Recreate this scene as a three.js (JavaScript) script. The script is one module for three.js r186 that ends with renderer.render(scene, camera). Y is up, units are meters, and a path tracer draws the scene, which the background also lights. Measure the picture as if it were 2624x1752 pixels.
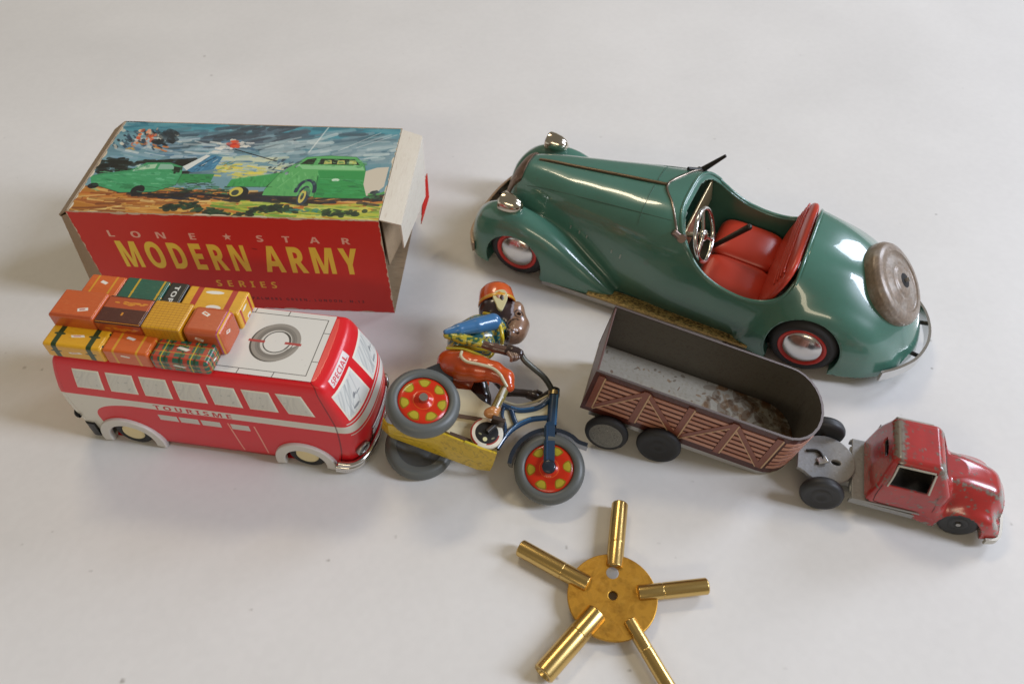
import * as THREE from 'three';
import { RoundedBoxGeometry } from 'three/addons/geometries/RoundedBoxGeometry.js';
import { mergeGeometries } from 'three/addons/utils/BufferGeometryUtils.js';
import { RectAreaLightUniformsLib } from 'three/addons/lights/RectAreaLightUniformsLib.js';

// ------------------------------------------------------------------ camera, light, exposure
const scene = new THREE.Scene();
const deg = Math.PI / 180;
const PITCH = 49.3 * deg, FPX = 2010, ROLL = -0.75 * deg, EYE = 255;           // EYE: height of the lens in mm
const camera = new THREE.PerspectiveCamera(2 * Math.atan(876 / FPX) / deg, 2624 / 1752, 0.02, 20);
camera.rotation.order = 'YXZ';
camera.position.set(0, EYE / 1000, 0);
camera.rotation.set(-PITCH, 0, ROLL);
camera.focus = 0.296;
camera.userData.fStop = 14;

const renderer = new THREE.WebGLRenderer({ antialias: true });
renderer.toneMapping = THREE.LinearToneMapping;
renderer.toneMappingExposure = 1.13;
renderer.shadowMap.enabled = true;
scene.background = new THREE.Color().setRGB(0.170, 0.153, 0.126);                  // the dim room around the table

RectAreaLightUniformsLib.init();
function areaLight(color, intensity, w, h, at, to) {
  const l = new THREE.RectAreaLight(color, intensity, w, h);
  l.position.set(...at); l.lookAt(...to); scene.add(l);
  return l;
}
const coolDay = new THREE.Color().setRGB(0.835, 0.915, 1.095), warmLamp = new THREE.Color().setRGB(1.0, 0.84, 0.60);
// one window to the right of the table, a weaker one to the right and behind it, a warm ceiling fitting beyond the table
// and a warm lamp in the room behind the photographer
areaLight(coolDay, 22.0, 0.36, 0.9, [1.54, 1.1, 0.10], [0.02, 0, -0.2]);
areaLight(coolDay, 12.0, 0.40, 0.7, [1.45, 0.9, -1.12], [0.05, 0, -0.2]);
areaLight(warmLamp, 20.0, 0.5, 0.16, [-0.35, 1.5, -1.15], [0, 0, -0.3]);
areaLight(warmLamp, 7.0, 0.9, 0.18, [-0.35, 0.95, 1.25], [0, 0, -0.2]);

// ------------------------------------------------------------------ helpers
let seed = 7;
const rnd = () => { seed = (seed * 1664525 + 1013904223) >>> 0; return seed / 4294967296; };
const rr = (a, b) => a + (b - a) * rnd();
const clamp = (x, a = 0, b = 1) => Math.max(a, Math.min(b, x));
const mix = (a, b, t) => a + (b - a) * t;
const smooth = (a, b, x) => { const t = clamp((x - a) / (b - a)); return t * t * (3 - 2 * t); };
function hash3(x, y, z) { let h = Math.imul(x, 374761393) ^ Math.imul(y, 668265263) ^ Math.imul(z, 2147483647 - 58); h = Math.imul(h ^ (h >>> 13), 1274126177); return ((h ^ (h >>> 16)) >>> 0) / 4294967296; }
function noise3(x, y, z) {
  const xi = Math.floor(x), yi = Math.floor(y), zi = Math.floor(z); let u = x - xi, v = y - yi, w = z - zi;
  u = u * u * (3 - 2 * u); v = v * v * (3 - 2 * v); w = w * w * (3 - 2 * w);
  const n = (a, b, c) => hash3(xi + a, yi + b, zi + c);
  return mix(mix(mix(n(0, 0, 0), n(1, 0, 0), u), mix(n(0, 1, 0), n(1, 1, 0), u), v), mix(mix(n(0, 0, 1), n(1, 0, 1), u), mix(n(0, 1, 1), n(1, 1, 1), u), v), w);
}
const fbm = (x, y, z) => 0.5 * noise3(x, y, z) + 0.3 * noise3(x * 2.1, y * 2.1, z * 2.1) + 0.2 * noise3(x * 4.3, y * 4.3, z * 4.3);
// smooth curve through points [x, y]
function ip(p, x) {
  const n = p.length;
  if (x <= p[0][0]) return p[0][1];
  if (x >= p[n - 1][0]) return p[n - 1][1];
  let i = 0; while (x > p[i + 1][0]) i++;
  const s = k => k <= 0 || k >= n - 1 ? (k <= 0 ? (p[1][1] - p[0][1]) / (p[1][0] - p[0][0]) : (p[n - 1][1] - p[n - 2][1]) / (p[n - 1][0] - p[n - 2][0])) : (p[k + 1][1] - p[k - 1][1]) / (p[k + 1][0] - p[k - 1][0]);
  const h = p[i + 1][0] - p[i][0], t = (x - p[i][0]) / h, t2 = t * t, t3 = t2 * t;
  return (2 * t3 - 3 * t2 + 1) * p[i][1] + (t3 - 2 * t2 + t) * h * s(i) + (-2 * t3 + 3 * t2) * p[i + 1][1] + (t3 - t2) * h * s(i + 1);
}
// photo pixel -> ray, and the point where it meets a plane (mm, world)
const EYEV = new THREE.Vector3(0, EYE, 0);
function ray(px, py) {
  const a = px - 1312, b = py - 876, cr = Math.cos(ROLL), sr = Math.sin(ROLL);
  const u = a * cr + b * sr, v = -a * sr + b * cr, c = Math.cos(PITCH), s = Math.sin(PITCH);
  return new THREE.Vector3(u / FPX, -s - c * v / FPX, -c + s * v / FPX);
}
function hit(px, py, p0, n) { const d = ray(px, py); return d.multiplyScalar(p0.clone().sub(EYEV).dot(n) / d.dot(n)).add(EYEV); }

const used = {};
function numbered(name) { used[name] = (used[name] || 0) + 1; return used[name] === 1 ? name : name + '_' + String(used[name] - 1).padStart(3, '0'); }
function thing(name, label, category, [x, y, z], turn = 0, group) {
  const o = new THREE.Group(); o.name = numbered(name); scene.add(o);
  o.position.set(x / 1000, y / 1000, z / 1000); o.rotation.y = turn; o.userData = { label, category };
  if (group) o.userData.group = group;
  return o;
}
// geometry is written in millimetres
function part(name, geo, m, parent, label) {
  const g = Array.isArray(geo) ? join(geo) : geo;
  g.scale(0.001, 0.001, 0.001);
  const o = new THREE.Mesh(g, m); o.name = name; o.castShadow = o.receiveShadow = true; parent.add(o);
  if (label) o.userData.label = label;
  return o;
}
function join(list) {
  const l = list.map(g => { const h = g.index ? g.toNonIndexed() : g; for (const k of Object.keys(h.attributes)) if (!['position', 'normal', 'uv'].includes(k)) h.deleteAttribute(k); if (!h.attributes.uv) h.setAttribute('uv', new THREE.BufferAttribute(new Float32Array(h.attributes.position.count * 2), 2)); return h; });
  return mergeGeometries(l);
}
const V = (x, y, z) => new THREE.Vector3(x, y, z);
const at = (g, x, y, z, rx = 0, ry = 0, rz = 0) => { g.rotateX(rx); g.rotateY(ry); g.rotateZ(rz); g.translate(x, y, z); return g; };
const box = (w, h, d, r = 0.3, seg = 2) => new RoundedBoxGeometry(w, h, d, seg, Math.min(r, w / 2.01, h / 2.01, d / 2.01));
const cyl = (r0, r1, h, n = 24) => new THREE.CylinderGeometry(r1, r0, h, n);
// a round bar between two points, radius r0 -> r1
function bar(a, b, r0, r1 = r0, n = 14) {
  const d = b.clone().sub(a), g = new THREE.CylinderGeometry(r1, r0, d.length(), n);
  g.applyQuaternion(new THREE.Quaternion().setFromUnitVectors(V(0, 1, 0), d.clone().normalize()));
  g.translate((a.x + b.x) / 2, (a.y + b.y) / 2, (a.z + b.z) / 2);
  return g;
}
function tube(pts, r, seg = 40, n = 10, closed = false) { return new THREE.TubeGeometry(new THREE.CatmullRomCurve3(pts, closed, 'catmullrom', 0.5), seg, r, n, closed); }
// flat bar (w across `side`, t thick) swept along points
function strip(pts, side, w, t) {
  const c = new THREE.CatmullRomCurve3(pts, false, 'catmullrom', 0.5), N = pts.length * 8, P = [], I = [], s = side.clone().normalize();
  for (let i = 0; i <= N; i++) {
    const p = c.getPoint(i / N), tg = c.getTangent(i / N), nn = tg.clone().cross(s).normalize();
    for (const [a, b] of [[-1, -1], [1, -1], [1, 1], [-1, 1]]) { const q = p.clone().addScaledVector(s, a * w / 2).addScaledVector(nn, b * t / 2); P.push(q.x, q.y, q.z); }
    if (i) for (let k = 0; k < 4; k++) { const a = (i - 1) * 4 + k, b = (i - 1) * 4 + (k + 1) % 4, d = a + 4, e = b + 4; I.push(a, b, d, b, e, d); }
  }
  I.push(0, 2, 1, 0, 3, 2); const e = N * 4; I.push(e, e + 1, e + 2, e, e + 2, e + 3);
  const g = new THREE.BufferGeometry(); g.setAttribute('position', new THREE.Float32BufferAttribute(P, 3)); g.setIndex(I);
  const f = g.toNonIndexed(); f.computeVertexNormals(); return f;
}
function lathe(pts, n = 48) { return new THREE.LatheGeometry(pts.map(p => new THREE.Vector2(p[0], p[1])), n); }
function along(g, from, dir) { g.applyQuaternion(new THREE.Quaternion().setFromUnitVectors(V(0, 1, 0), dir.clone().normalize())); g.translate(from.x, from.y, from.z); return g; }

// smooth mesh of a signed distance field (surface nets, vertices pulled onto the surface)
function field(f, lo, hi, h, color) {
  const n = [0, 1, 2].map(k => Math.ceil((hi[k] - lo[k]) / h) + 2), [nx, ny, nz] = n, val = new Float32Array(nx * ny * nz);
  const id = (i, j, k) => (k * ny + j) * nx + i, X = i => lo[0] + (i - 0.5) * h, Y = j => lo[1] + (j - 0.5) * h, Z = k => lo[2] + (k - 0.5) * h;
  for (let k = 0; k < nz; k++) for (let j = 0; j < ny; j++) for (let i = 0; i < nx; i++) val[id(i, j, k)] = f(X(i), Y(j), Z(k));
  const cell = new Int32Array(nx * ny * nz).fill(-1), P = [], I = [];
  const C = [[0, 0, 0], [1, 0, 0], [0, 1, 0], [1, 1, 0], [0, 0, 1], [1, 0, 1], [0, 1, 1], [1, 1, 1]], E = [[0, 1], [2, 3], [4, 5], [6, 7], [0, 2], [1, 3], [4, 6], [5, 7], [0, 4], [1, 5], [2, 6], [3, 7]];
  for (let k = 0; k < nz - 1; k++) for (let j = 0; j < ny - 1; j++) for (let i = 0; i < nx - 1; i++) {
    const v = C.map(c => val[id(i + c[0], j + c[1], k + c[2])]); let m = 0; for (let q = 0; q < 8; q++) if (v[q] < 0) m++;
    if (!m || m === 8) continue;
    let x = 0, y = 0, z = 0, w = 0;
    for (const [a, b] of E) if ((v[a] < 0) !== (v[b] < 0)) { const t = v[a] / (v[a] - v[b]); x += mix(C[a][0], C[b][0], t); y += mix(C[a][1], C[b][1], t); z += mix(C[a][2], C[b][2], t); w++; }
    cell[id(i, j, k)] = P.length / 3; P.push(X(i) + x / w * h, Y(j) + y / w * h, Z(k) + z / w * h);
  }
  const quad = (a, b, c, d, flip) => { if (a < 0 || b < 0 || c < 0 || d < 0) return; flip ? I.push(a, c, b, a, d, c) : I.push(a, b, c, a, c, d); };
  for (let k = 1; k < nz - 1; k++) for (let j = 1; j < ny - 1; j++) for (let i = 1; i < nx - 1; i++) {
    const s = val[id(i, j, k)] < 0;
    if (s !== val[id(i + 1, j, k)] < 0) quad(cell[id(i, j - 1, k - 1)], cell[id(i, j, k - 1)], cell[id(i, j, k)], cell[id(i, j - 1, k)], !s);
    if (s !== val[id(i, j + 1, k)] < 0) quad(cell[id(i - 1, j, k - 1)], cell[id(i - 1, j, k)], cell[id(i, j, k)], cell[id(i, j, k - 1)], !s);
    if (s !== val[id(i, j, k + 1)] < 0) quad(cell[id(i - 1, j - 1, k)], cell[id(i, j - 1, k)], cell[id(i, j, k)], cell[id(i - 1, j, k)], !s);
  }
  const N = new Float32Array(P.length), e = h * 0.35, col = color ? new Float32Array(P.length) : null;
  for (let q = 0; q < P.length; q += 3) {
    let x = P[q], y = P[q + 1], z = P[q + 2], gx, gy, gz;
    for (let it = 0; it < 4; it++) {
      gx = (f(x + e, y, z) - f(x - e, y, z)) / (2 * e); gy = (f(x, y + e, z) - f(x, y - e, z)) / (2 * e); gz = (f(x, y, z + e) - f(x, y, z - e)) / (2 * e);
      if (it === 3) break;
      const g2 = gx * gx + gy * gy + gz * gz + 1e-6, st = clamp(f(x, y, z) / g2, -h * 0.4, h * 0.4) * 0.8;
      x -= gx * st; y -= gy * st; z -= gz * st;
    }
    const l = Math.hypot(gx, gy, gz) || 1;
    P[q] = x; P[q + 1] = y; P[q + 2] = z; N[q] = gx / l; N[q + 1] = gy / l; N[q + 2] = gz / l;
    if (color) { const c = color(x, y, z, N[q], N[q + 1], N[q + 2]); col[q] = c[0]; col[q + 1] = c[1]; col[q + 2] = c[2]; }
  }
  const g = new THREE.BufferGeometry();
  g.setAttribute('position', new THREE.Float32BufferAttribute(P, 3)); g.setAttribute('normal', new THREE.BufferAttribute(N, 3)); g.setIndex(I);
  if (color) g.setAttribute('color', new THREE.BufferAttribute(col, 3));
  return g;
}
const smin = (a, b, k) => { const h = clamp(0.5 + 0.5 * (b - a) / k); return mix(b, a, h) - k * h * (1 - h); };
// tapered capsule between two points with radii, flattened across z by sz
function cap(x, y, z, a, b, ra, rb, sz = 1) {
  const bx = b[0] - a[0], by = b[1] - a[1], bz = (b[2] - a[2]) / sz, px = x - a[0], py = y - a[1], pz = (z - a[2]) / sz;
  const t = clamp((px * bx + py * by + pz * bz) / (bx * bx + by * by + bz * bz + 1e-9));
  return Math.hypot(px - bx * t, py - by * t, pz - bz * t) - mix(ra, rb, t);
}
const ball = (x, y, z, c, r, sz = 1) => Math.hypot(x - c[0], y - c[1], (z - c[2]) / sz) - r;

function canvas(w, h, draw) {
  const c = document.createElement('canvas'); c.width = w; c.height = h;
  draw(c.getContext('2d'), w, h);
  const t = new THREE.CanvasTexture(c); t.colorSpace = THREE.SRGBColorSpace; t.magFilter = THREE.LinearFilter; t.anisotropy = 8;
  return t;
}
const rgb = (r, g, b) => new THREE.Color().setRGB(r, g, b);
function mat(color, roughness = 0.5, o = {}) { return new THREE.MeshPhysicalMaterial({ color: Array.isArray(color) ? rgb(...color) : color, roughness, ...o }); }
const metal = (color, roughness = 0.25, o = {}) => mat(color, roughness, { metalness: 1, ...o });
// tileable-looking grey noise for roughness and relief
function grain(w, fx, lo, hi, power = 1) {
  const d = new Uint8Array(w * w * 4);
  for (let j = 0; j < w; j++) for (let i = 0; i < w; i++) { const v = 255 * mix(lo, hi, clamp(fbm(i / w * fx, j / w * fx, fx)) ** power), q = (j * w + i) * 4; d[q] = d[q + 1] = d[q + 2] = v; d[q + 3] = 255; }
  const t = new THREE.DataTexture(d, w, w); t.wrapS = t.wrapT = THREE.MirroredRepeatWrapping; t.magFilter = THREE.LinearFilter; t.needsUpdate = true; return t;
}

const M = {
  chrome: metal([0.72, 0.70, 0.66], 0.16),
  dullSteel: metal([0.42, 0.40, 0.37], 0.42),
  tarnish: metal([0.42, 0.34, 0.24], 0.34),
  blackTin: mat([0.012, 0.012, 0.013], 0.35),
  rubber: mat([0.018, 0.018, 0.019], 0.62),
  greyRubber: mat([0.105, 0.112, 0.105], 0.42),
  dark: mat([0.01, 0.009, 0.008], 0.8),
};
// paint a geometry point by point
function dyed(g, f) { const p = g.attributes.position, c = new Float32Array(p.count * 3); for (let i = 0; i < p.count; i++) c.set(f(p.getX(i), p.getY(i), p.getZ(i)), i * 3); g.setAttribute('color', new THREE.BufferAttribute(c, 3)); return g; }
function fine(pts, step) { const o = [pts[0]]; for (let i = 1; i < pts.length; i++) { const [a, b] = [pts[i - 1], pts[i]], n = Math.max(1, Math.ceil(Math.hypot(a[0] - b[0], a[1] - b[1]) / step)); for (let k = 1; k <= n; k++) o.push([mix(a[0], b[0], k / n), mix(a[1], b[1], k / n)]); } return o; }
const vpaint = (rough = 0.3, o = {}) => new THREE.MeshPhysicalMaterial({ color: 0xffffff, vertexColors: true, roughness: rough, ...o });

// ------------------------------------------------------------------ the table
{
  const W = 2048, H = 2048, c = (() => {
    const d = new Uint8Array(W * H * 4);
    for (let j = 0; j < H; j++) for (let i = 0; i < W; i++) {
      const n = fbm(i / 150, j / 150, 3.3), m = noise3(i / 3, j / 3, 9.1), s = fbm(i / 40, j / 40, 5.5), q = (j * W + i) * 4;
      let v = 222 + (n - 0.5) * 16 + (m - 0.5) * 3 + (s - 0.5) * 4;
      d[q] = v + 1; d[q + 1] = v - 1; d[q + 2] = v - 5; d[q + 3] = 255;
    }
    // specks of dirt: [x mm, z mm, size mm]
    const speck = (x, z, r, dark = 0.55) => {
      const ci = (x + 700) / 1400 * W, cj = (z + 1000) / 1400 * H, R = r / 1400 * W;
      for (let j = Math.floor(cj - R * 2 - 1); j <= cj + R * 2 + 1; j++) for (let i = Math.floor(ci - R * 2 - 1); i <= ci + R * 2 + 1; i++) {
        if (i < 0 || j < 0 || i >= W || j >= H) continue;
        const k = clamp(1.2 - Math.hypot(i - ci, j - cj) / Math.max(R, 0.7)) * dark * (0.6 + 0.4 * hash3(i, j, 4)), q = (j * W + i) * 4;
        d[q] *= 1 - k; d[q + 1] *= 1 - k * 1.03; d[q + 2] *= 1 - k * 1.1;
      }
    };
    const pix = (px, py, r, dk) => { const p = hit(px, py, V(0, 0, 0), V(0, 1, 0)); speck(p.x, p.z, r, dk); };
    for (const [x, y, r, k] of [[522, 143, .7, .6], [540, 192, .6, .5], [838, 1432, .45, .45], [1010, 1373, .4, .35], [1448, 1400, .5, .35], [60, 940, .8, .25], [105, 945, .6, .3], [2398, 548, .5, .4], [2380, 870, .9, .4], [2387, 942, .5, .4], [1830, 355, .5, .35], [1538, 350, .5, .3], [310, 1742, .8, .4], [2590, 1340, .5, .25], [1610, 1715, .4, .4], [1425, 1735, .4, .4], [640, 1560, .4, .2], [230, 1460, .4, .2], [1180, 120, .4, .2], [2050, 140, .5, .2]]) pix(x, y, r, k);
    for (let i = 0; i < 160; i++) speck(rr(-400, 400), rr(-620, -40), rr(0.2, 0.4), rr(0.04, 0.15));
    const t = new THREE.DataTexture(d, W, H); t.colorSpace = THREE.SRGBColorSpace; t.magFilter = THREE.LinearFilter; t.needsUpdate = true; return t;
  })();
  const g = new THREE.BoxGeometry(1.4, 0.02, 1.4), uv = g.attributes.uv, p = g.attributes.position;
  for (let i = 0; i < p.count; i++) uv.setXY(i, (p.getX(i) + 0.7) / 1.4, (p.getZ(i) + 0.7) / 1.4);
  g.translate(0, -0.01, -0.3);
  const m = new THREE.MeshPhysicalMaterial({ map: c, roughness: 0.5, specularIntensity: 0.6 });
  const o = new THREE.Mesh(g, m); o.name = 'table_top'; o.receiveShadow = o.castShadow = true; scene.add(o);
  o.userData = { kind: 'structure', label: 'plain white table top under the toys', category: 'table top' };
}
// ------------------------------------------------------------------ the cardboard box
{
  const L = 126.5, H = 52.8, D = 63;
  const t = thing('toy_box', 'red and yellow printed cardboard toy box with battle scene lid and open ends', 'box', [-178.05, 0, -245.75], -3.88 * deg);
  const worn = (g, w, h, n, edge = 7) => {          // chipped print along the edges
    for (let i = 0; i < n; i++) {
      const s = Math.floor(rr(0, 4)), q = rnd(), r = rr(0.8, edge) * (rnd() < 0.12 ? 1.8 : 0.7);
      const x = s < 2 ? q * w : s === 2 ? 0 : w, y = s === 0 ? 0 : s === 1 ? h : q * h;
      g.fillStyle = ['#cfc0a4', '#c4b294', '#d8ccb4'][Math.floor(rr(0, 3))];
      g.beginPath(); g.ellipse(x, y, s < 2 ? r * 2.2 : r * 0.6, s < 2 ? r * 0.45 : r * 1.6, 0, 0, 7); g.fill();
    }
  };
  const front = canvas(1518, 634, (g, w, h) => {
    g.fillStyle = '#cc2a1a'; g.fillRect(0, 0, w, h);
    for (let i = 0; i < 5000; i++) { g.fillStyle = rnd() < 0.5 ? 'rgba(150,16,12,0.10)' : 'rgba(214,52,34,0.08)'; g.fillRect(rnd() * w, rnd() * h, rr(1, 6), rr(1, 4)); }
    g.textBaseline = 'alphabetic';
    const spaced = (str, x0, x1, y, size, color, font = 'sans-serif', bold = '') => {
      g.fillStyle = color; g.font = `${bold} ${size}px ${font}`;
      const ws = [...str].map(c => g.measureText(c).width), gap = (x1 - x0 - ws.reduce((a, b) => a + b, 0)) / (str.length - 1); let x = x0;
      [...str].forEach((c, i) => { g.fillText(c, x, y); x += ws[i] + gap; });
    };
    const star = (cx, cy, r) => { g.beginPath(); for (let i = 0; i < 10; i++) { const a = -Math.PI / 2 + i * Math.PI / 5, q = i % 2 ? r * 0.42 : r; g.lineTo(cx + q * Math.cos(a), cy + q * Math.sin(a)); } g.closePath(); g.fill(); };
    const row = (chars, y, size) => { g.fillStyle = '#e6b8a0'; for (const [c, u] of chars) { g.save(); g.translate(u * w, y); g.scale(1.35, 1); g.font = `bold ${size}px sans-serif`; g.fillText(c, 0, 0); g.restore(); } };
    row([['L', .098], ['O', .176], ['N', .258], ['E', .368], ['S', .59], ['T', .675], ['A', .765], ['R', .865]], h * 0.238, 56);
    g.fillStyle = '#e6b8a0'; star(w * .497, h * .20, 24);
    const block = (str, u0, u1, y0, y1) => {
      g.save(); g.font = 'bold 200px sans-serif'; const ws = [...str].map(c => g.measureText(c).width), gap = 30, tot = ws.reduce((a, b) => a + b + gap, -gap);
      g.translate(u0 * w, y1 * h); g.scale((u1 - u0) * w / tot, (y1 - y0) * h / 146); g.fillStyle = '#ecd044'; g.strokeStyle = '#ecd044'; g.lineWidth = 5;
      let x = 0; [...str].forEach((c, i) => { g.fillText(c, x, 0); g.strokeText(c, x, 0); x += ws[i] + gap; }); g.restore();
    };
    block('MODERN', .104, .546, .28, .555); block('ARMY', .594, .908, .28, .555);
    spaced('SERIES', w * .398, w * .61, h * .745, 62, '#ecc83c', 'sans-serif', 'bold');
    g.globalAlpha = 0.9; spaced('PALMERS GREEN, LONDON, N.13', w * .505, w * .9, h * .893, 26, '#3a0c0a', 'sans-serif', 'bold'); g.globalAlpha = 1;
    worn(g, w, h, 230, 11);
    g.fillStyle = 'rgba(90,12,8,.5)'; g.beginPath(); g.ellipse(w * .575, h * .315, 15, 4, .2, 0, 7); g.fill();
  });
  const lid = canvas(1518, 756, (g, w, h) => {
    // a painted sky over a field with two lorries
    const blob = (x, y, rx, ry, c, a, rot = 0) => { g.globalAlpha = a; g.fillStyle = c; g.beginPath(); g.ellipse(x * w, y * h, rx * w, ry * h, rot, 0, 7); g.fill(); g.globalAlpha = 1; };
    const brush = (n, x0, x1, y0, y1, len, wid, cols, a, tilt = 0) => { for (let i = 0; i < n; i++) { const x = rr(x0, x1) * w, y = rr(y0, y1) * h, l = rr(0.2, .75) * len * w, t = tilt + rr(-.25, .25); g.globalAlpha = a * rr(0.5, 1); g.strokeStyle = cols[Math.floor(rnd() * cols.length)]; g.lineWidth = rr(0.5, 1.5) * wid; g.lineCap = 'round'; g.beginPath(); g.moveTo(x, y); g.quadraticCurveTo(x + l * .5 * Math.cos(t), y + l * .5 * Math.sin(t) + rr(-8, 8), x + l * Math.cos(t), y + l * Math.sin(t)); g.stroke(); } g.globalAlpha = 1; };
    g.fillStyle = '#7398a0'; g.fillRect(0, 0, w, h);
    for (let i = 0; i < 260; i++) blob(rnd(), rnd() * .6, rr(.02, .09), rr(.02, .07), ['#3f7f8c', '#5d8790', '#8fb0b2', '#3a525e', '#6f8f98', '#a8bcba'][Math.floor(rr(0, 6))], .22, rr(-.5, .2));
    brush(150, 0, 1, 0, .12, .2, 30, ['#3c8290', '#4a93a0', '#31707f', '#5b9aa2'], .8);
    brush(150, .1, 1, .08, .34, .16, 26, ['#56727c', '#3f5660', '#7d98a0', '#4a6a78', '#8fa9ae'], .75, -.15);
    brush(110, .3, .62, .0, .3, .12, 26, ['#3a4650', '#2f3a44', '#475660', '#556874'], .7, -.35);
    brush(110, .5, 1, .18, .42, .14, 22, ['#a9bcbc', '#8da6aa', '#c2cfca', '#7b969c'], .7, -.3);
    brush(90, .02, .45, .2, .48, .14, 16, ['#5e86a0', '#88a6b4', '#b8c6c8', '#47708c', '#dfe0d4'], .7, .05);
    brush(60, .33, .62, .36, .56, .10, 16, ['#c9cfae', '#b6c4b4', '#d8d6a0'], .8);
    brush(34, .4, .56, .46, .6, .07, 14, ['#e2cf52', '#d9c84e', '#c8c46a'], .9);
    // explosion on the left
    brush(70, .0, .2, .08, .3, .03, 15, ['#17222e', '#20303c', '#e6ddc4', '#2c4454', '#0f1820'], .9, .8);
    brush(30, .07, .14, .06, .26, .015, 15, ['#d98462', '#e0a080', '#d2683a', '#e9c49a', '#d7502c'], .95, 1.4);
    brush(16, .14, .21, .08, .25, .04, 26, ['#141c22', '#222e34'], .85, .5);
    brush(12, .06, .2, .24, .34, .03, 9, ['#d8722c', '#e0a03c'], .9, .3);
    // dark wood behind
    brush(70, -.02, .3, .44, .62, .08, 24, ['#0f1613', '#16201a', '#0c1210'], .95);
    // rays
    for (const [x0, y0, x1, y1] of [[.74, 0, .70, .3], [.93, .06, .80, .28], [.99, .08, .86, .24]]) { g.globalAlpha = .65; g.strokeStyle = '#e4e6dc'; g.lineWidth = x0 < .8 ? 8 : 4; g.beginPath(); g.moveTo(x0 * w, y0 * h); g.lineTo(x1 * w, y1 * h); g.stroke(); } g.globalAlpha = 1;
    // ground
    g.fillStyle = '#b0712a'; g.fillRect(0, h * .75, w, h * .25);
    brush(190, -.05, 1, .74, .9, .16, 15, ['#c97b32', '#b8642a', '#d79a4a', '#7a3c1c', '#c78a44', '#8e4c22', '#d8a860'], .9, .05);
    brush(90, -.05, .5, .86, 1, .16, 13, ['#d8b05a', '#c98a3e', '#a05c28', '#e0c078', '#7c4420'], .9, -.05);
    brush(150, .45, 1, .84, .99, .14, 14, ['#b5b83c', '#8eae3e', '#6f9c3c', '#d2c64e', '#c8c860', '#5d8a36'], .9, .05);
    for (let i = 0; i < 150; i++) { const q = rnd(); blob(mix(.30, .72, q) + rr(-.02, .02), .955 - .05 * Math.sin(q * 9) + rr(-.025, .025), rr(.006, .02), rr(.008, .02), ['#142820', '#1c3a26', '#10201c', '#264a30'][i % 4], .8, rr(-.6, .6)); }
    for (let i = 0; i < 30; i++) blob(rr(.82, .95), rr(.91, .97), rr(.006, .018), rr(.008, .02), '#16301f', .8, rr(-.6, .6));
    brush(12, .7, .8, .9, .97, .03, 10, ['#2d7c70', '#3c8c66'], .9);
    // shadows painted in the print under the lorries
    brush(70, .1, .5, .77, .84, .1, 14, ['#14161e', '#1c2030', '#241a18'], .9); brush(80, .5, .98, .76, .84, .12, 16, ['#14161e', '#1a2030', '#2a201a'], .9);
    const poly = (p, c) => { g.fillStyle = c; g.beginPath(); p.forEach(([x, y]) => g.lineTo(x * w, y * h)); g.closePath(); g.fill(); };
    // left lorry
    poly([[.0, .64], [.03, .61], [.12, .56], [.16, .47], [.24, .46], [.29, .50], [.30, .58], [.30, .70], [.24, .78], [.13, .80], [.02, .72]], '#3f9a63');
    poly([[.30, .58], [.41, .57], [.41, .66], [.30, .68]], '#2f8a4c'); poly([[.16, .50], [.20, .48], [.20, .53], [.14, .56]], '#a7c9a2'); poly([[.21, .48], [.25, .48], [.27, .53], [.21, .54]], '#8ab59a'); poly([[.26, .50], [.285, .51], [.29, .57], [.27, .57]], '#10281c');
    brush(60, .02, .27, .57, .74, .05, 6, ['#69bd84', '#2c8050', '#4aa86e', '#8fcf9c'], .6, .1);
    brush(20, .10, .26, .70, .76, .07, 8, ['#226a40', '#2c7c4c'], .7, .05);
    blob(.185, .77, .022, .055, '#11141a', 1); blob(.03, .74, .018, .03, '#11141a', 1);
    poly([[.31, .54], [.37, .36], [.41, .38], [.40, .52], [.33, .56]], '#3f7a98'); brush(26, .32, .40, .38, .54, .03, 7, ['#20485e', '#5a98b4', '#dce0d8', '#163444'], .9, -.9); poly([[.29, .50], [.35, .36], [.365, .37], [.31, .54]], '#d9dcd2');
    brush(12, .41, .46, .43, .52, .025, 9, ['#3f7a58', '#5a8a50', '#c8a03c'], .9, -.5); brush(50, .3, .47, .68, .78, .04, 10, ['#1c3c2c', '#142820', '#2c6a44', '#3c7c54'], .9);
    // right lorry
    poly([[.475, .62], [.60, .55], [.63, .53], [.62, .69], [.47, .70]], '#3d9a50'); brush(18, .48, .61, .58, .68, .004, 5, ['#2a7a3c', '#55ae66'], .8, 1.5);
    poly([[.60, .69], [.645, .50], [.675, .52], [.64, .68]], '#131c18');
    poly([[.60, .72], [.63, .52], [.665, .44], [.70, .355], [.78, .335], [.87, .345], [.905, .43], [.915, .50], [.945, .56], [.945, .74], [.93, .78], [.60, .78]], '#58a85e');
    poly([[.755, .50], [.915, .50], [.948, .57], [.948, .74], [.93, .79], [.77, .79]], '#2b9148'); brush(26, .78, .93, .58, .76, .1, 4, ['#1f7a3a', '#46aa62'], .8, .03);
    poly([[.685, .435], [.705, .38], [.735, .365], [.73, .435]], '#12241a'); poly([[.745, .435], [.75, .37], [.865, .37], [.89, .435]], '#16281c'); for (const x of [.765, .81, .85]) poly([[x, .39], [x + .022, .385], [x + .028, .425], [x, .43]], '#c2c268');
    poly([[.68, .445], [.90, .445], [.91, .49], [.70, .49]], '#86c486'); brush(40, .64, .76, .52, .7, .03, 6, ['#7ac47c', '#48a054', '#8fd08a'], .5, 1.2); blob(.823, .60, .013, .016, '#cfe4c8', 1);
    g.strokeStyle = '#1f3048'; g.lineWidth = 20; g.beginPath(); g.ellipse(.735 * w, .73 * h, .03 * w, .12 * h, 0, Math.PI, 6.28); g.stroke();
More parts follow.
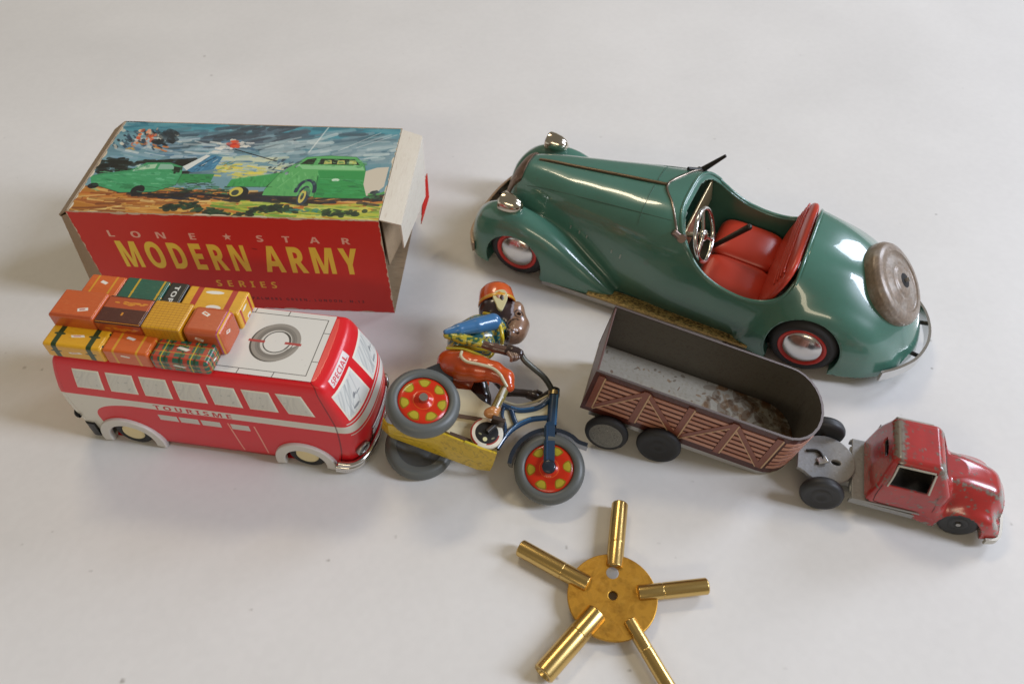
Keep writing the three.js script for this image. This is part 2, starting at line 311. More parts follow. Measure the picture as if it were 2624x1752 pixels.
    blob(.735, .77, .020, .10, '#2a3a48', 1); blob(.732, .78, .011, .07, '#c9b85a', 1); blob(.732, .78, .005, .035, '#3a4440', 1);
    blob(.52, .76, .032, .065, '#181c20', 1); blob(.51, .75, .022, .05, '#cdbb50', 1); blob(.508, .76, .012, .03, '#37433a', 1);
    // drawn edges
    const line = (p, c, lw) => { g.strokeStyle = c; g.lineWidth = lw; g.globalAlpha = .4; g.beginPath(); p.forEach(([x, y]) => g.lineTo(x * w, y * h)); g.stroke(); g.globalAlpha = 1; };
    line([[.0, .64], [.12, .57], [.16, .475], [.24, .465], [.29, .505]], '#17442c', 4); line([[.02, .72], [.13, .80], [.24, .78], [.30, .70]], '#10301f', 7); line([[.04, .63], [.13, .60], [.26, .60]], '#9ad0a4', 4); line([[.30, .58], [.30, .70]], '#14402a', 5);
    line([[.60, .72], [.63, .52], [.665, .44], [.70, .355], [.78, .335], [.87, .345], [.905, .43], [.915, .50], [.945, .56]], '#14402a', 4); line([[.76, .56], [.77, .79], [.93, .79]], '#123a24', 6); line([[.77, .59], [.915, .60]], '#8fcf98', 4); line([[.64, .70], [.69, .52]], '#8fd08a', 5); line([[.475, .62], [.60, .555]], '#8fcf98', 4); line([[.47, .70], [.62, .69]], '#123a24', 6);
    // modelling strokes on both lorries
    brush(50, .70, .90, .38, .46, .02, 9, ['#3f8a4c', '#7cc47e', '#2a6a3c', '#a8d69c'], .6, .1); brush(40, .63, .76, .55, .76, .02, 12, ['#6fbf74', '#4a9c58', '#88cc86', '#3c8a4c'], .55, 1.3); brush(60, .77, .94, .60, .78, .05, 8, ['#1f7f42', '#3aa55e', '#17663a', '#2f9a55'], .6, .05);
    brush(50, .02, .29, .54, .78, .035, 10, ['#52b07a', '#2f8a55', '#3c9c66', '#7cc79a', '#216b44'], .55, .15); brush(30, .30, .41, .58, .67, .02, 8, ['#2a7a44', '#3f9c5a', '#1f5f38'], .6, .1); brush(30, .47, .61, .58, .69, .02, 9, ['#2f8a46', '#57b26a', '#246c3a'], .55, 1.4);
    brush(24, .12, .17, .50, .57, .015, 8, ['#dce8cc', '#96c0a2', '#3c7c60'], .7, -.6); brush(12, .26, .29, .5, .57, .01, 9, ['#0f2018', '#1c3828'], .9, 1);
    
    // gun barrel and muzzle flash
    g.strokeStyle = '#1a1c20'; g.lineWidth = 7; g.beginPath(); g.moveTo(.60 * w, .41 * h); g.lineTo(.44 * w, .29 * h); g.stroke();
    brush(22, .36, .48, .18, .32, .03, 15, ['#e8e2d0', '#efe9da', '#d9d2c0'], .9, .1); brush(12, .40, .44, .2, .28, .018, 18, ['#d4301c', '#c3231a', '#e2502c'], .95, .3);
    brush(30, .57, .68, .38, .55, .02, 10, ['#3c5060', '#7a90a0', '#20303c', '#c8d0cc'], .85, -1);
    // torn patch of bare card at the right
    poly([[.915, .50], [.95, .46], [.99, .45], [.99, .66], [.965, .74], [.94, .76], [.92, .64]], '#cfc4ae');
    brush(14, .94, .99, .72, .8, .03, 12, ['#4f9a4c', '#2c5a3c', '#203038'], .9, -.5);
    worn(g, w, h, 250, 11);
  });
  const card = canvas(256, 256, (g, w, h) => { g.fillStyle = '#9b8467'; g.fillRect(0, 0, w, h); for (let i = 0; i < 2600; i++) { g.fillStyle = rnd() < .5 ? 'rgba(90,70,48,.16)' : 'rgba(200,178,146,.14)'; g.fillRect(rnd() * w, rnd() * h, rr(1, 9), rr(1, 3)); } });
  const white = canvas(256, 256, (g, w, h) => { g.fillStyle = '#dad2c1'; g.fillRect(0, 0, w, h); for (let i = 0; i < 400; i++) { g.fillStyle = rnd() < .6 ? 'rgba(150,132,100,.05)' : 'rgba(240,236,224,.1)'; g.beginPath(); g.ellipse(rnd() * w, rnd() * h, rr(1, 16), rr(1, 6), rr(0, 3), 0, 7); g.fill(); } });
  const plain = canvas(256, 128, (g, w, h) => { g.fillStyle = '#c42218'; g.fillRect(0, 0, w, h); worn(g, w, h, 60, 5); });
  const mk = map => mat(0xffffff, 0.55, { map });
  const mFront = mat(0xffffff, 0.42, { map: front }), mLid = mat(0xffffff, 0.4, { map: lid }), mCard = mk(card), mWhite = mk(white), mRed = mk(plain);
  // a board of card: quad corners (outer face, counter-clockwise from its lower left as seen from outside), slightly bowed
  function board(name, q, outer, inner, thick, bow = 0, label, n = 12) {
    const [A, B, C, Dd] = q.map(p => V(...p)), nr = B.clone().sub(A).cross(Dd.clone().sub(A)).normalize(), P = [], U = [], I = [[], []], id = (i, j, s) => s * (n + 1) * (n + 1) + j * (n + 1) + i;
    for (let s = 0; s < 2; s++) for (let j = 0; j <= n; j++) for (let i = 0; i <= n; i++) {
      const u = i / n, v = j / n, p = A.clone().lerp(B, u).lerp(Dd.clone().lerp(C, u), v);
      p.addScaledVector(nr, bow * 16 * u * (1 - u) * v * (1 - v) - s * thick + bow * 0.25 * (fbm(u * 4, v * 4, bow * 9) - 0.5) * Math.min(1, 8 * u * (1 - u), 8 * v * (1 - v)));
      P.push(p.x, p.y, p.z); U.push(u, v);
    }
    for (let j = 0; j < n; j++) for (let i = 0; i < n; i++) { I[0].push(id(i, j, 0), id(i + 1, j, 0), id(i + 1, j + 1, 0), id(i, j, 0), id(i + 1, j + 1, 0), id(i, j + 1, 0)); I[1].push(id(i, j, 1), id(i + 1, j + 1, 1), id(i + 1, j, 1), id(i, j, 1), id(i, j + 1, 1), id(i + 1, j + 1, 1)); }
    const rim = (a, b) => I[1].push(id(...a, 0), id(...a, 1), id(...b, 0), id(...b, 0), id(...a, 1), id(...b, 1));
    for (let k = 0; k < n; k++) { rim([k, 0], [k + 1, 0]); rim([k + 1, n], [k, n]); rim([n, k], [n, k + 1]); rim([0, k + 1], [0, k]); }
    const g = new THREE.BufferGeometry(); g.setAttribute('position', new THREE.Float32BufferAttribute(P, 3)); g.setAttribute('uv', new THREE.Float32BufferAttribute(U, 2)); g.setIndex([...I[0], ...I[1]]);
    g.addGroup(0, I[0].length, 0); g.addGroup(I[0].length, I[1].length, 1);
    const f = g.toNonIndexed(); f.clearGroups(); f.addGroup(0, I[0].length, 0); f.addGroup(I[0].length, I[1].length, 1); f.computeVertexNormals();
    return part(name, f, [outer, inner], t, label);
  }
  const th = 0.55;
  board('front_panel', [[0, .3, 0], [L, 0.1, 0], [L, H, 0], [0, H, 0]], mFront, mCard, th, 0.5, 'red front panel with yellow lettering');
  board('lid_panel', [[0.6, H, -th], [L - .2, H, -th], [L - .2, H, -D], [0.6, H, -D]], mLid, mCard, th, -0.6, 'top panel printed with a battle scene of two green lorries');
  board('back_panel', [[L, 0.2, -D], [0, 0.2, -D], [0, H, -D], [L, H, -D]], mRed, mCard, th, 0.2);
  board('bottom_panel', [[0, 0.15, -D + th], [L, 0.15, -D + th], [L, 0.15, -th], [0, 0.15, -th]], mRed, mCard, 0.1, 0);
  // right-hand end: the white tuck flap bent over, a dust flap behind
  board('tuck_flap', [[L, H - .15, -1.2], [L + 8.5, H - 1.6, -.2], [L + 9.2, H - 1.2, -D + 3.5], [L, H - .15, -D + .6]], mWhite, mWhite, th, .15, 'bare white tuck flap at the open end');
  board('tuck_tongue', [[L + 8.2, H - 15.5, -2.0], [L + 9.4, H - 29, -D + 9], [L + 9.4, H - 1.5, -D + 3.6], [L + 8.7, H - 1.9, -.4]], mWhite, mWhite, th, .3);
  board('dust_flap', [[L - .6, 2, -D + .8], [L - .6, H - 4, -D + .8], [L - 6, H - 9, -26], [L - 6, 4, -26]], mCard, mCard, th, .2);
  board('dust_flap', [[L + 7.6, H - 38, -D + 20], [L + 10.4, H - 31, -D + 9], [L + 10.4, H - 19, -D + 7], [L + 8.8, H - 22, -D + 10]], mRed, mRed, .4, 0, 'torn red scrap of the end flap');
  // left-hand end: flaps pushed in
  board('dust_flap', [[.3, 1.5, -.5], [.3, H - 1.2, -.5], [-3.6, H - 3.5, -1.6], [-9, 2.5, -2.6]].reverse(), mCard, mCard, th, .2);
  board('tuck_flap', [[.4, H - .2, -D + .6], [.4, H - .2, -.9], [-4.4, H - 3.4, -1.6], [-4.6, H - 3.2, -D + 2.4]], mWhite, mCard, th, .1);
  board('tuck_tongue', [[-4.5, H - 3.4, -1.8], [-4.6, H - 3.3, -D + 2.6], [-4.0, H - 26, -D + 12], [-3.9, H - 28, -12]].reverse(), mCard, mCard, th, .2);
}
// ------------------------------------------------------------------ the tin coach
{
  const t = thing('toy_bus', 'red and white tin toy coach with luggage stacked on its roof', 'toy bus', [-154.93, 0, -172.4], -9.5 * deg);
  const BC = -18.5;                                                     // the middle, z in mm; the near side is at z = 0
  const row = (...v) => y => ip(v, y);
  const aR = row([2.5, -4], [10, -6.4], [22, -8], [30, -7.8], [44, -5], [47.2, -3.4], [48, -1]), aF = row([2.5, 91.5], [12, 93.6], [24, 94.4], [30, 94], [44, 90.6], [47.2, 89.6], [48, 88]);
  const hw = row([2.5, 18.2], [12, 18.7], [24, 18.7], [32, 18.4], [44, 17.3], [46.6, 16.4], [47.7, 15.4], [48, 14.2]), df = row([2.5, 8], [14, 9.3], [24, 9.4], [30, 8.4], [44, 4.8], [47.2, 3.2], [48, 2]), dr = row([2.5, 4], [20, 5], [44, 3], [48, 1.5]);
  const S = [0, .34, .5, .84, 1];                                       // near side | front | far side | rear
  function P(s, y, off = 0) {
    s = ((s % 1) + 1) % 1;
    const R = aR(y), F = aF(y), w = hw(y); let a, z, n;
    if (s < S[1]) { const q = s / S[1]; a = mix(R, F, q); z = w; }
    else if (s < S[2]) { const q = (s - S[1]) / (S[2] - S[1]), th = (q - .5) * Math.PI; a = F + df(y) * Math.abs(Math.cos(th)) ** .62; z = -w * Math.sign(Math.sin(th)) * Math.abs(Math.sin(th)) ** .9; }
    else if (s < S[3]) { const q = (s - S[2]) / (S[3] - S[2]); a = mix(F, R, q); z = -w; }
    else { const q = (s - S[3]) / (S[4] - S[3]), th = (q - .5) * Math.PI; a = R - dr(y) * Math.abs(Math.cos(th)) ** .55; z = w * Math.sign(Math.sin(th)) * Math.abs(Math.sin(th)) ** .9; }
    const v = V(a, y, z + BC);
    if (off) { const e = .002, p1 = P(s + e, y), p0 = P(s - e, y), u1 = P(s, y + .3), u0 = P(s, y - .3); v.addScaledVector(p1.sub(p0).cross(u1.sub(u0)).normalize(), off); }
    return v;
  }
  const sOf = (a, y) => S[1] * (a - aR(y)) / (aF(y) - aR(y));
  const ARCH = [[9.3, 12.4], [78.4, 11.4]];                            // wheel arches: place along the side, outer radius
  // print round the body, unrolled: u = s, v = height 2.5 .. 48
  const PW = 2048, PH = 512, ppm = PH / 45.5, yy = y => (48 - y) * ppm, xx = (a, y = 24) => sOf(a, y) * PW;
  const print = canvas(PW, PH, (g, w, h) => {
    const RED = '#d81f26', WH = '#d9d6cb';
    g.fillStyle = RED; g.fillRect(0, 0, w, h);
    g.fillStyle = WH; g.fillRect(0, yy(28.4), w, 3.6 * ppm);                     // waist stripe all round
    for (const f of [x => x, x => .84 * w - x]) {                               // both sides
      g.fillStyle = WH; g.beginPath(); g.moveTo(f(-30), yy(28.4)); g.lineTo(f(xx(40)), yy(28.2)); g.lineTo(f(xx(26)), yy(24.8)); g.bezierCurveTo(f(xx(10)), yy(25.5), f(xx(-1)), yy(23), f(xx(-1)), yy(14)); g.lineTo(f(xx(-2)), yy(2)); g.lineTo(f(-40), yy(2)); g.closePath(); g.fill();
      g.strokeStyle = '#e9a08c'; g.lineWidth = 4; for (const a of [52.5, 62.5]) { g.beginPath(); g.moveTo(f(xx(a)), yy(22)); g.lineTo(f(xx(a + 1.6)), yy(4)); g.stroke(); }
    }
    g.fillStyle = WH; g.fillRect(.84 * w, yy(28.4), .16 * w, yy(2) - yy(28.4));
    g.fillStyle = RED; g.fillRect(.86 * w, yy(22), .12 * w, yy(8) - yy(22));
    // thin white lines round the front
    g.fillStyle = WH; for (const y of [29.6, 23.6]) g.fillRect(.355 * w, yy(y), .13 * w, 5);
    // lettering on the stripe
    const word = (x0, x1, y) => { g.save(); g.translate(x0, y); g.font = 'bold 40px sans-serif'; const W = [...'TOURISME'].map(c => g.measureText(c).width), gap = ((x1 - x0) - W.reduce((a, b) => a + b, 0) * .8) / 7; let x = 0; g.fillStyle = '#c8272c'; [...'TOURISME'].forEach((c, i) => { g.save(); g.translate(x, 0); g.scale(.8, .98); g.fillText(c, 0, 0); g.restore(); x += W[i] * .8 + gap; }); g.restore(); };
    word(xx(25.5), xx(55.5), yy(25.1)); word(.84 * w - xx(55.5), .84 * w - xx(25.5), yy(25.1));
    for (let i = 0; i < 260; i++) { g.fillStyle = rnd() < .5 ? 'rgba(60,20,16,.15)' : 'rgba(236,210,200,.12)'; g.fillRect(rnd() * w, rnd() * h, rr(1, 5), rr(1, 3)); }
    g.fillStyle = 'rgba(40,26,22,.5)'; for (let i = 0; i < 40; i++) g.fillRect(rnd() * w, yy(rr(2.5, 3.6)), rr(2, 14), rr(1, 4));
    g.fillStyle = 'rgba(40,10,10,.55)'; g.fillRect(.338 * w, 0, 2.4, h); g.fillRect(.499 * w, 0, 2.4, h);       // pressed seams of the front piece
  });
  print.wrapS = THREE.RepeatWrapping;
  {
    const ys = []; for (let y = 2.5; y < 44; y += 1.5) ys.push(y); ys.push(44, 45, 46, 46.6, 47, 47.4, 47.7, 47.9, 48);
    const ns = 220, pos = [], uv = [], idx = [];
    ys.forEach(y => { for (let i = 0; i <= ns; i++) { const p = P(Math.min(i / ns, .99999), y); pos.push(p.x, p.y, p.z); uv.push(i / ns, (y - 2.5) / 45.5); } });
    for (let j = 0; j < ys.length - 1; j++) for (let i = 0; i < ns; i++) { const a = j * (ns + 1) + i; idx.push(a, a + 1, a + ns + 2, a, a + ns + 2, a + ns + 1); }
    const top = (ys.length - 1) * (ns + 1), c = pos.length / 3; pos.push(45, 48.05, BC); uv.push(.2, .999); for (let i = 0; i < ns; i++) idx.push(top + i, top + i + 1, c);
    const b0 = pos.length / 3; pos.push(43, 2.5, BC); uv.push(.2, .01); for (let i = 0; i < ns; i++) idx.push(i + 1, i, b0);
    const g = new THREE.BufferGeometry(); g.setAttribute('position', new THREE.Float32BufferAttribute(pos, 3)); g.setAttribute('uv', new THREE.Float32BufferAttribute(uv, 2)); g.setIndex(idx); g.computeVertexNormals();
    const keep = [];                                                    // open the wheel arches: drop the sheet behind the rings
    for (let i = 0; i < idx.length; i += 3) { const m = k => (pos[idx[i] * 3 + k] + pos[idx[i + 1] * 3 + k] + pos[idx[i + 2] * 3 + k]) / 3, x = m(0), y = m(1), z = m(2); if (y > 2.55 && Math.abs(z - BC) > 17.5 && ARCH.some(([a, r]) => Math.hypot(x - a, y - 3) < r - 1.5)) continue; keep.push(idx[i], idx[i + 1], idx[i + 2]); }
    g.setIndex(keep);
    part('body', g, mat(0xffffff, 0.32, { map: print, clearcoat: .25, clearcoatRoughness: .15, specularIntensity: .8 }), t);
  }
  // a thin pressed plate on the body between two stations and heights; s0, s1 given for the lower and the upper edge
  function plate(name, s0, s1, y0, y1, off, m, slant = 0, label, parent = t) {
    const n = 8, k = 4, pos = [], uv = [], idx = [];
    for (let j = 0; j <= k; j++) for (let i = 0; i <= n; i++) {
      const edge = (i === 0 || i === n || j === 0 || j === k) ? 0.02 : off;
      const uu = i === 0 ? 0 : i === n ? 1 : mix(.05, .95, (i - 1) / (n - 2)), vv = j === 0 ? 0 : j === k ? 1 : mix(.08, .92, (j - 1) / (k - 2));
      const y = mix(y0, y1, vv), p = P(mix(s0, s1, uu) + slant * vv, y, edge); pos.push(p.x, p.y, p.z); uv.push(uu, vv);
    }
    for (let j = 0; j < k; j++) for (let i = 0; i < n; i++) { const a = j * (n + 1) + i; idx.push(a, a + 1, a + n + 2, a, a + n + 2, a + n + 1); }
    const g = new THREE.BufferGeometry(); g.setAttribute('position', new THREE.Float32BufferAttribute(pos, 3)); g.setAttribute('uv', new THREE.Float32BufferAttribute(uv, 2)); g.setIndex(idx); g.computeVertexNormals();
    return part(name, g, m, parent, label);
  }
  const pane = k => mat(0xffffff, 0.28, { clearcoat: .4, map: canvas(160, 120, (g, w, h) => {
    g.fillStyle = '#dddbd0'; g.fillRect(0, 0, w, h); g.fillStyle = '#d2d1c8'; g.fillRect(8, 8, w - 16, h - 16);
    for (let i = 0; i < 16; i++) { g.globalAlpha = k ? .3 : .08; g.strokeStyle = rnd() < .6 ? '#8e9190' : '#e6e6dc'; g.lineWidth = rr(3, 12); const x = rr(10, w); g.beginPath(); g.moveTo(x, 12); g.quadraticCurveTo(x - rr(10, 60), h * .5, x - rr(20, 90), h - 12); g.stroke(); }
    g.globalAlpha = k ? .55 : .45; for (let i = 0; i < (k ? 4 : 3); i++) { g.fillStyle = k ? '#50565a' : '#a4a6a2'; g.beginPath(); g.ellipse(rr(20, w - 20), rr(20, h - 20), rr(3, k ? 26 : 16), rr(2, 6), rr(-.8, .2), 0, 7); g.fill(); }
    g.globalAlpha = 1; g.strokeStyle = '#e3dfcc'; g.lineWidth = 8; g.strokeRect(4, 4, w - 8, h - 8);
  }) });
  const panes = [pane(0), pane(0), pane(0)];
  for (const side of [0, 1]) for (let k = 0; k < 7; k++) {                                    // seven windows a side
    const a0 = -1 + k * 12.95 + (k === 6 ? 1 : 0), a1 = a0 + (k === 6 ? 9.6 : 10.4);
    const s0 = sOf(a0, 34), s1 = sOf(a1, 34);
    side ? plate('window', S[3] - s1, S[3] - s0, 32.6, 42.6, .22, panes[k % 3]) : plate('window', s0, s1, 32.6, 42.6, .22, panes[k % 3], k === 6 ? -.004 : 0);
  }
  const small = mat([.62, .6, .55], .3);
  for (const [a0, a1] of [[25.5, 32.8], [33.6, 41], [42, 49.4], [53.4, 60.4]]) { plate('lower_panel', sOf(a0, 20), sOf(a1, 20), 18.6, 21.8, .15, small); plate('lower_panel', S[3] - sOf(a1, 20), S[3] - sOf(a0, 20), 18.6, 21.8, .15, small); }
  const screen = pane(1);
  plate('windscreen', .364, .4155, 30.5, 42.2, .2, screen, 0, 'windscreen pane with grey streaks'); plate('windscreen', .4245, .476, 30.5, 42.2, .2, screen, 0, 'windscreen pane with grey streaks');
  plate('destination_sign', .378, .4235, 43.5, 46.4, .25, mat(0xffffff, .35, { map: canvas(300, 64, (g, w, h) => { g.fillStyle = '#e2d8d2'; g.fillRect(0, 0, w, h); g.fillStyle = '#cf3b42'; g.font = 'bold 54px sans-serif'; const ws = [...'SPECIAL'].map(c => g.measureText(c).width); let x = 16; const k = 266 / ws.reduce((a, b) => a + b, 0); [...'SPECIAL'].forEach((c, i) => { g.save(); g.translate(x, 51); g.scale(k, 1); g.fillText(c, 0, 0); g.restore(); x += ws[i] * k; }); }) }), 0, 'small white sign with red lettering');
  // roof sheet: white, ruled, with a printed spare tyre
  {
    const roof = canvas(1024, 400, (g, w, h) => {
      const X = a => (a - 3) / 85 * w, Z = b => h - (b - 3.6) / 29.8 * h;                     // b: mm from the near side
      g.fillStyle = '#d5d3cb'; g.fillRect(0, 0, w, h); g.strokeStyle = '#3a3b3c'; g.lineWidth = 3.4;
      g.strokeRect(X(-20), Z(31.2), X(85.6) - X(-20), Z(5.8) - Z(31.2));
      for (const a of [62, 74.5, 50]) { g.beginPath(); g.moveTo(X(a), Z(5.8)); g.lineTo(X(a) - 4, Z(3)); g.moveTo(X(a - 4), Z(31.2)); g.lineTo(X(a - 4) + 3, Z(34)); g.stroke(); }
      for (const b of [12, 25]) { g.beginPath(); g.moveTo(X(85.6), Z(b)); g.lineTo(X(89), Z(b)); g.stroke(); }
      const cx = X(70.5), cy = Z(18.6), r = 74, q = h / 29.8 / (w / 85);
      const ring = (r0, r1, c, dx = 0, dy = 0) => { g.fillStyle = c; g.beginPath(); g.ellipse(cx + dx, cy + dy, r1, r1 * q, 0, 0, 7); g.ellipse(cx + dx, cy + dy, r0, r0 * q, 0, 0, 7, true); g.fill('evenodd'); };
      ring(62, 104, '#232323', -7, 4); ring(60, 104, '#74706a'); ring(88, 104, '#8b867e'); ring(60, 67, '#c9c6bd'); ring(55, 60, '#2c2c2c', 3, -2); ring(74, 77, '#5d5a55');
      g.fillStyle = '#a3262a'; for (const dx of [-84, 74]) { g.save(); g.translate(cx + dx, cy + (dx > 0 ? 0 : 4)); g.rotate(.02); g.fillRect(-36, -7, 72, 14); g.restore(); }
      for (let i = 0; i < 26; i++) { g.fillStyle = 'rgba(90,88,84,.28)'; g.fillRect(rr(w * .55, w), rnd() * h, rr(1, 9), rr(1, 2)); }
      g.strokeStyle = 'rgba(120,116,110,.4)'; g.lineWidth = 2; g.beginPath(); g.moveTo(X(52), Z(15)); g.lineTo(X(56), Z(17)); g.stroke();
    });
    const g = new THREE.PlaneGeometry(85, 29.8, 8, 8); g.rotateX(-Math.PI / 2);
    const p = g.attributes.position; for (let i = 0; i < p.count; i++) { const q = p.getZ(i) / 14.9; p.setY(i, -.12 * q * q); } g.translate(45.5, 48.32, BC); g.computeVertexNormals();
    part('roof', g, mat(0xffffff, .38, { map: roof, clearcoat: .3 }), t, 'white roof sheet with a printed spare tyre');
  }
  // wheels, arches, bumpers, lamps
  const cream = mat([.78, .66, .36], .4), archW = mat([.66, .64, .6], .35);
  for (const side of [0, 1]) for (const [a, r] of ARCH) {
    const z = side ? 2 * BC - .2 : .2, dir = side ? -1 : 1;
    const sh = new THREE.Shape(); sh.absarc(0, 0, r, -.16, Math.PI + .16); sh.absarc(0, 0, r - 2.9, Math.PI + .16, -.16, true);
    const g = new THREE.ExtrudeGeometry(sh, { depth: 1.2, bevelEnabled: true, bevelSize: .5, bevelThickness: .7, bevelSegments: 3, curveSegments: 30 }); g.translate(0, 0, -.6); if (dir < 0) g.rotateY(Math.PI); g.translate(a, 3.0, z); part('wheel_arch', g, archW, t);
    const w = new THREE.Group(); w.name = 'wheel'; t.add(w);
    const c = V(a + 1, 7.2, z + dir * -1.3);
    part('tyre', along(lathe([[0, -1.6], [6, -1.6], [7, -1.2], [7.2, 0], [7, 1.2], [6, 1.7], [4.6, 1.6], [4.4, 1.3], [0, 1.3]]), c, V(0, 0, dir)), M.rubber, w);
    part('hub', along(lathe([[0, 2.0], [3.2, 1.95], [4.1, 1.7], [4.4, 1.3]].reverse()), c, V(0, 0, dir)), cream, w);
  }
  const path = (s0, s1, y, off, n = 26) => Array.from({ length: n + 1 }, (_, i) => P(mix(s0, s1, i / n), y, off));
  const fb = part('front_bumper', [tube(path(.336, .504, 2.6, 1.9), 1.25, 80), tube(path(.336, .504, 4.7, 2.1), 1.3, 80), tube(path(.338, .502, 6.8, 1.8), 1.2, 80)], M.chrome, t, 'ribbed chrome front bumper');
  part('rear_bumper', [strip(path(.836, 1.004, 6.5, .8, 16), V(0, 1, 0), 7.5, .8), tube(path(.842, .998, 14.5, .5), .8, 60)], mat([.03, .03, .032], .3, { metalness: .6 }), t);
  for (const s of [.372, .468]) {
    const p = P(s, 12.5, .2), d = P(s, 12.5, 1.2).sub(p), h = new THREE.Group(); h.name = 'headlight'; t.add(h);
    part('bezel', along(lathe([[0, -.5], [3.0, -.5], [3.0, .9], [2.5, 1.3], [2.2, .9]]), p, d), M.dullSteel, h); part('lens', along(lathe([[2.2, .8], [1.6, 1.2], [0, 1.4]]), p, d), mat([.05, .05, .055], .15, { clearcoat: 1 }), h);
  }
  part('grille', [12.2, 14.6, 17].map(y => tube(path(.395, .445, y, .4), .45, 30, 8)), M.dullSteel, t);
  // the stamped luggage: [a0, a1, b0, b1, top, base colour, trim]
  const tex = (base, draw) => mat(0xffffff, .34, { clearcoat: .5, clearcoatRoughness: .25, map: canvas(192, 192, (g, w, h) => { g.fillStyle = base; g.fillRect(0, 0, w, h); for (let i = 0; i < 220; i++) { g.fillStyle = rnd() < .5 ? 'rgba(90,40,10,.10)' : 'rgba(255,220,150,.08)'; g.fillRect(rnd() * w, rnd() * h, rr(2, 20), rr(1, 4)); } draw && draw(g, w, h); }) });
  const tag = (g, x, y, rot, s = 1, ink) => { g.save(); g.translate(x, y); g.rotate(rot); g.fillStyle = '#e6e2d4'; g.fillRect(-22 * s, -11 * s, 44 * s, 22 * s); if (ink) { g.fillStyle = ink; g.fillRect(-14 * s, -5 * s, 24 * s, 8 * s); } g.restore(); };
  const bands = (g, w, h, xs, c, t2) => { g.fillStyle = c; for (const x of xs) g.fillRect(x * w - t2 / 2, 0, t2, h); };
  const YEL = '#dda41c', ORG = '#cf5f20', GRN = '#1a5a46';
  const bag = (name, a0, a1, b0, b1, y0, y1, m, r, label) => part(name, at(box(a1 - a0, y1 - y0, b1 - b0, r, 3), (a0 + a1) / 2, (y0 + y1) / 2, -(b0 + b1) / 2), m, t, label);
  const strapped = tex(YEL, (g, w, h) => { bands(g, w, h, [.2, .8], '#203c1c', 17); g.fillStyle = '#203c1c'; for (const x of [.2, .8]) { g.beginPath(); g.ellipse(x * w, h * .45, 19, 12, 0, 0, 7); g.fill(); } tag(g, w * .52, h * .5, -.35, 1, '#c87a70'); });
  const belted = tex(ORG, (g, w, h) => { bands(g, w, h, [.24, .76], '#d59a22', 10); tag(g, w * .48, h * .32, .4, .9); });
  const tartan = tex(GRN, (g, w, h) => { g.globalAlpha = .9; bands(g, w, h, [.1, .36, .62, .9], '#b93a24', 15); g.fillStyle = '#b93a24'; for (const y of [.2, .58, .86]) g.fillRect(0, y * h, w, 13); g.fillStyle = '#2a3c1c'; for (const x of [.24, .5, .76]) g.fillRect(x * w, 0, 8, h); g.globalAlpha = 1; g.fillStyle = '#c8b02c'; for (const y of [.28, .66]) g.fillRect(0, y * h, w, 4); for (const x of [.18, .7]) g.fillRect(x * w, 0, 4, h); tag(g, w * .5, h * .45, .5, 1); });
  bag('suitcase', -5.5, 16.2, 1.4, 10.8, 47.6, 54.6, strapped, 1.1, 'yellow suitcase with dark green straps'); bag('suitcase', 16.4, 33, 1.6, 10.8, 47.6, 54.6, belted, .9, 'orange suitcase with yellow belts'); bag('holdall', 33.2, 54.2, 1.2, 10.8, 47.6, 54.2, tartan, 1.6, 'green and red tartan holdall');
  bag('suitcase', -5.2, 11.2, 9.8, 22.4, 47.6, 60, tex('#c75a26', (g, w, h) => { tag(g, w * .68, h * .7, -.35, 1, '#b8392c'); g.fillStyle = 'rgba(120,40,16,.35)'; g.fillRect(0, h * .92, w, h * .08); }), .8, 'plain orange suitcase with a paper label');
  bag('trunk', 11.3, 28.2, 9.8, 22.4, 47.6, 59.4, tex('#4a1a10', (g, w, h) => { g.fillStyle = '#b04a20'; g.fillRect(0, h * .06, w, h * .4); g.fillStyle = '#d58a24'; for (let i = 0; i < 12; i++) { g.beginPath(); g.ellipse(rr(.1, .9) * w, h * .26 + rr(-10, 10), 12, 5, rr(-.4, .4), 0, 7); g.fill(); } g.fillRect(w * .48, h * .6, 8, 22); g.fillRect(0, h * .98, w, 4); }), .8, 'dark brown trunk with an orange lid');
  bag('basket', 28.4, 42.4, 9.6, 22.4, 47.6, 59.6, tex('#d39a16', (g, w, h) => { g.strokeStyle = 'rgba(150,88,10,.55)'; g.lineWidth = 4; for (let y = 8; y < h; y += 17) { g.beginPath(); g.moveTo(0, y); g.lineTo(w, y); g.stroke(); } g.lineWidth = 2; for (let x = 8; x < w; x += 21) { g.beginPath(); g.moveTo(x, 0); g.lineTo(x, h); g.stroke(); } }), .8, 'yellow wicker basket');
  bag('suitcase', 42.6, 56.6, 10, 22.4, 47.6, 59.4, tex('#c0582e', (g, w, h) => { tag(g, w * .4, h * .3, .5, 1, '#d8641c'); g.fillStyle = '#a8407a'; g.fillRect(w * .9, 0, 7, h); g.fillStyle = '#d59a22'; g.fillRect(w * .94, 0, 9, h); }), 2.0, 'orange suitcase with a purple edge');
  bag('suitcase', -3.4, 10.4, 22.6, 34.4, 47.6, 56, belted, .9, 'orange suitcase with yellow belts'); bag('suitcase', 10.6, 27, 22.6, 34.6, 47.6, 56.2, tex(GRN, (g, w, h) => { bands(g, w, h, [.3, .9], '#c8a024', 9); g.fillStyle = '#c8a024'; for (const x of [.3, .9]) { g.beginPath(); g.ellipse(x * w, h * .6, 6, 14, 0, 0, 7); g.fill(); } }), .8, 'dark green suitcase with yellow straps');
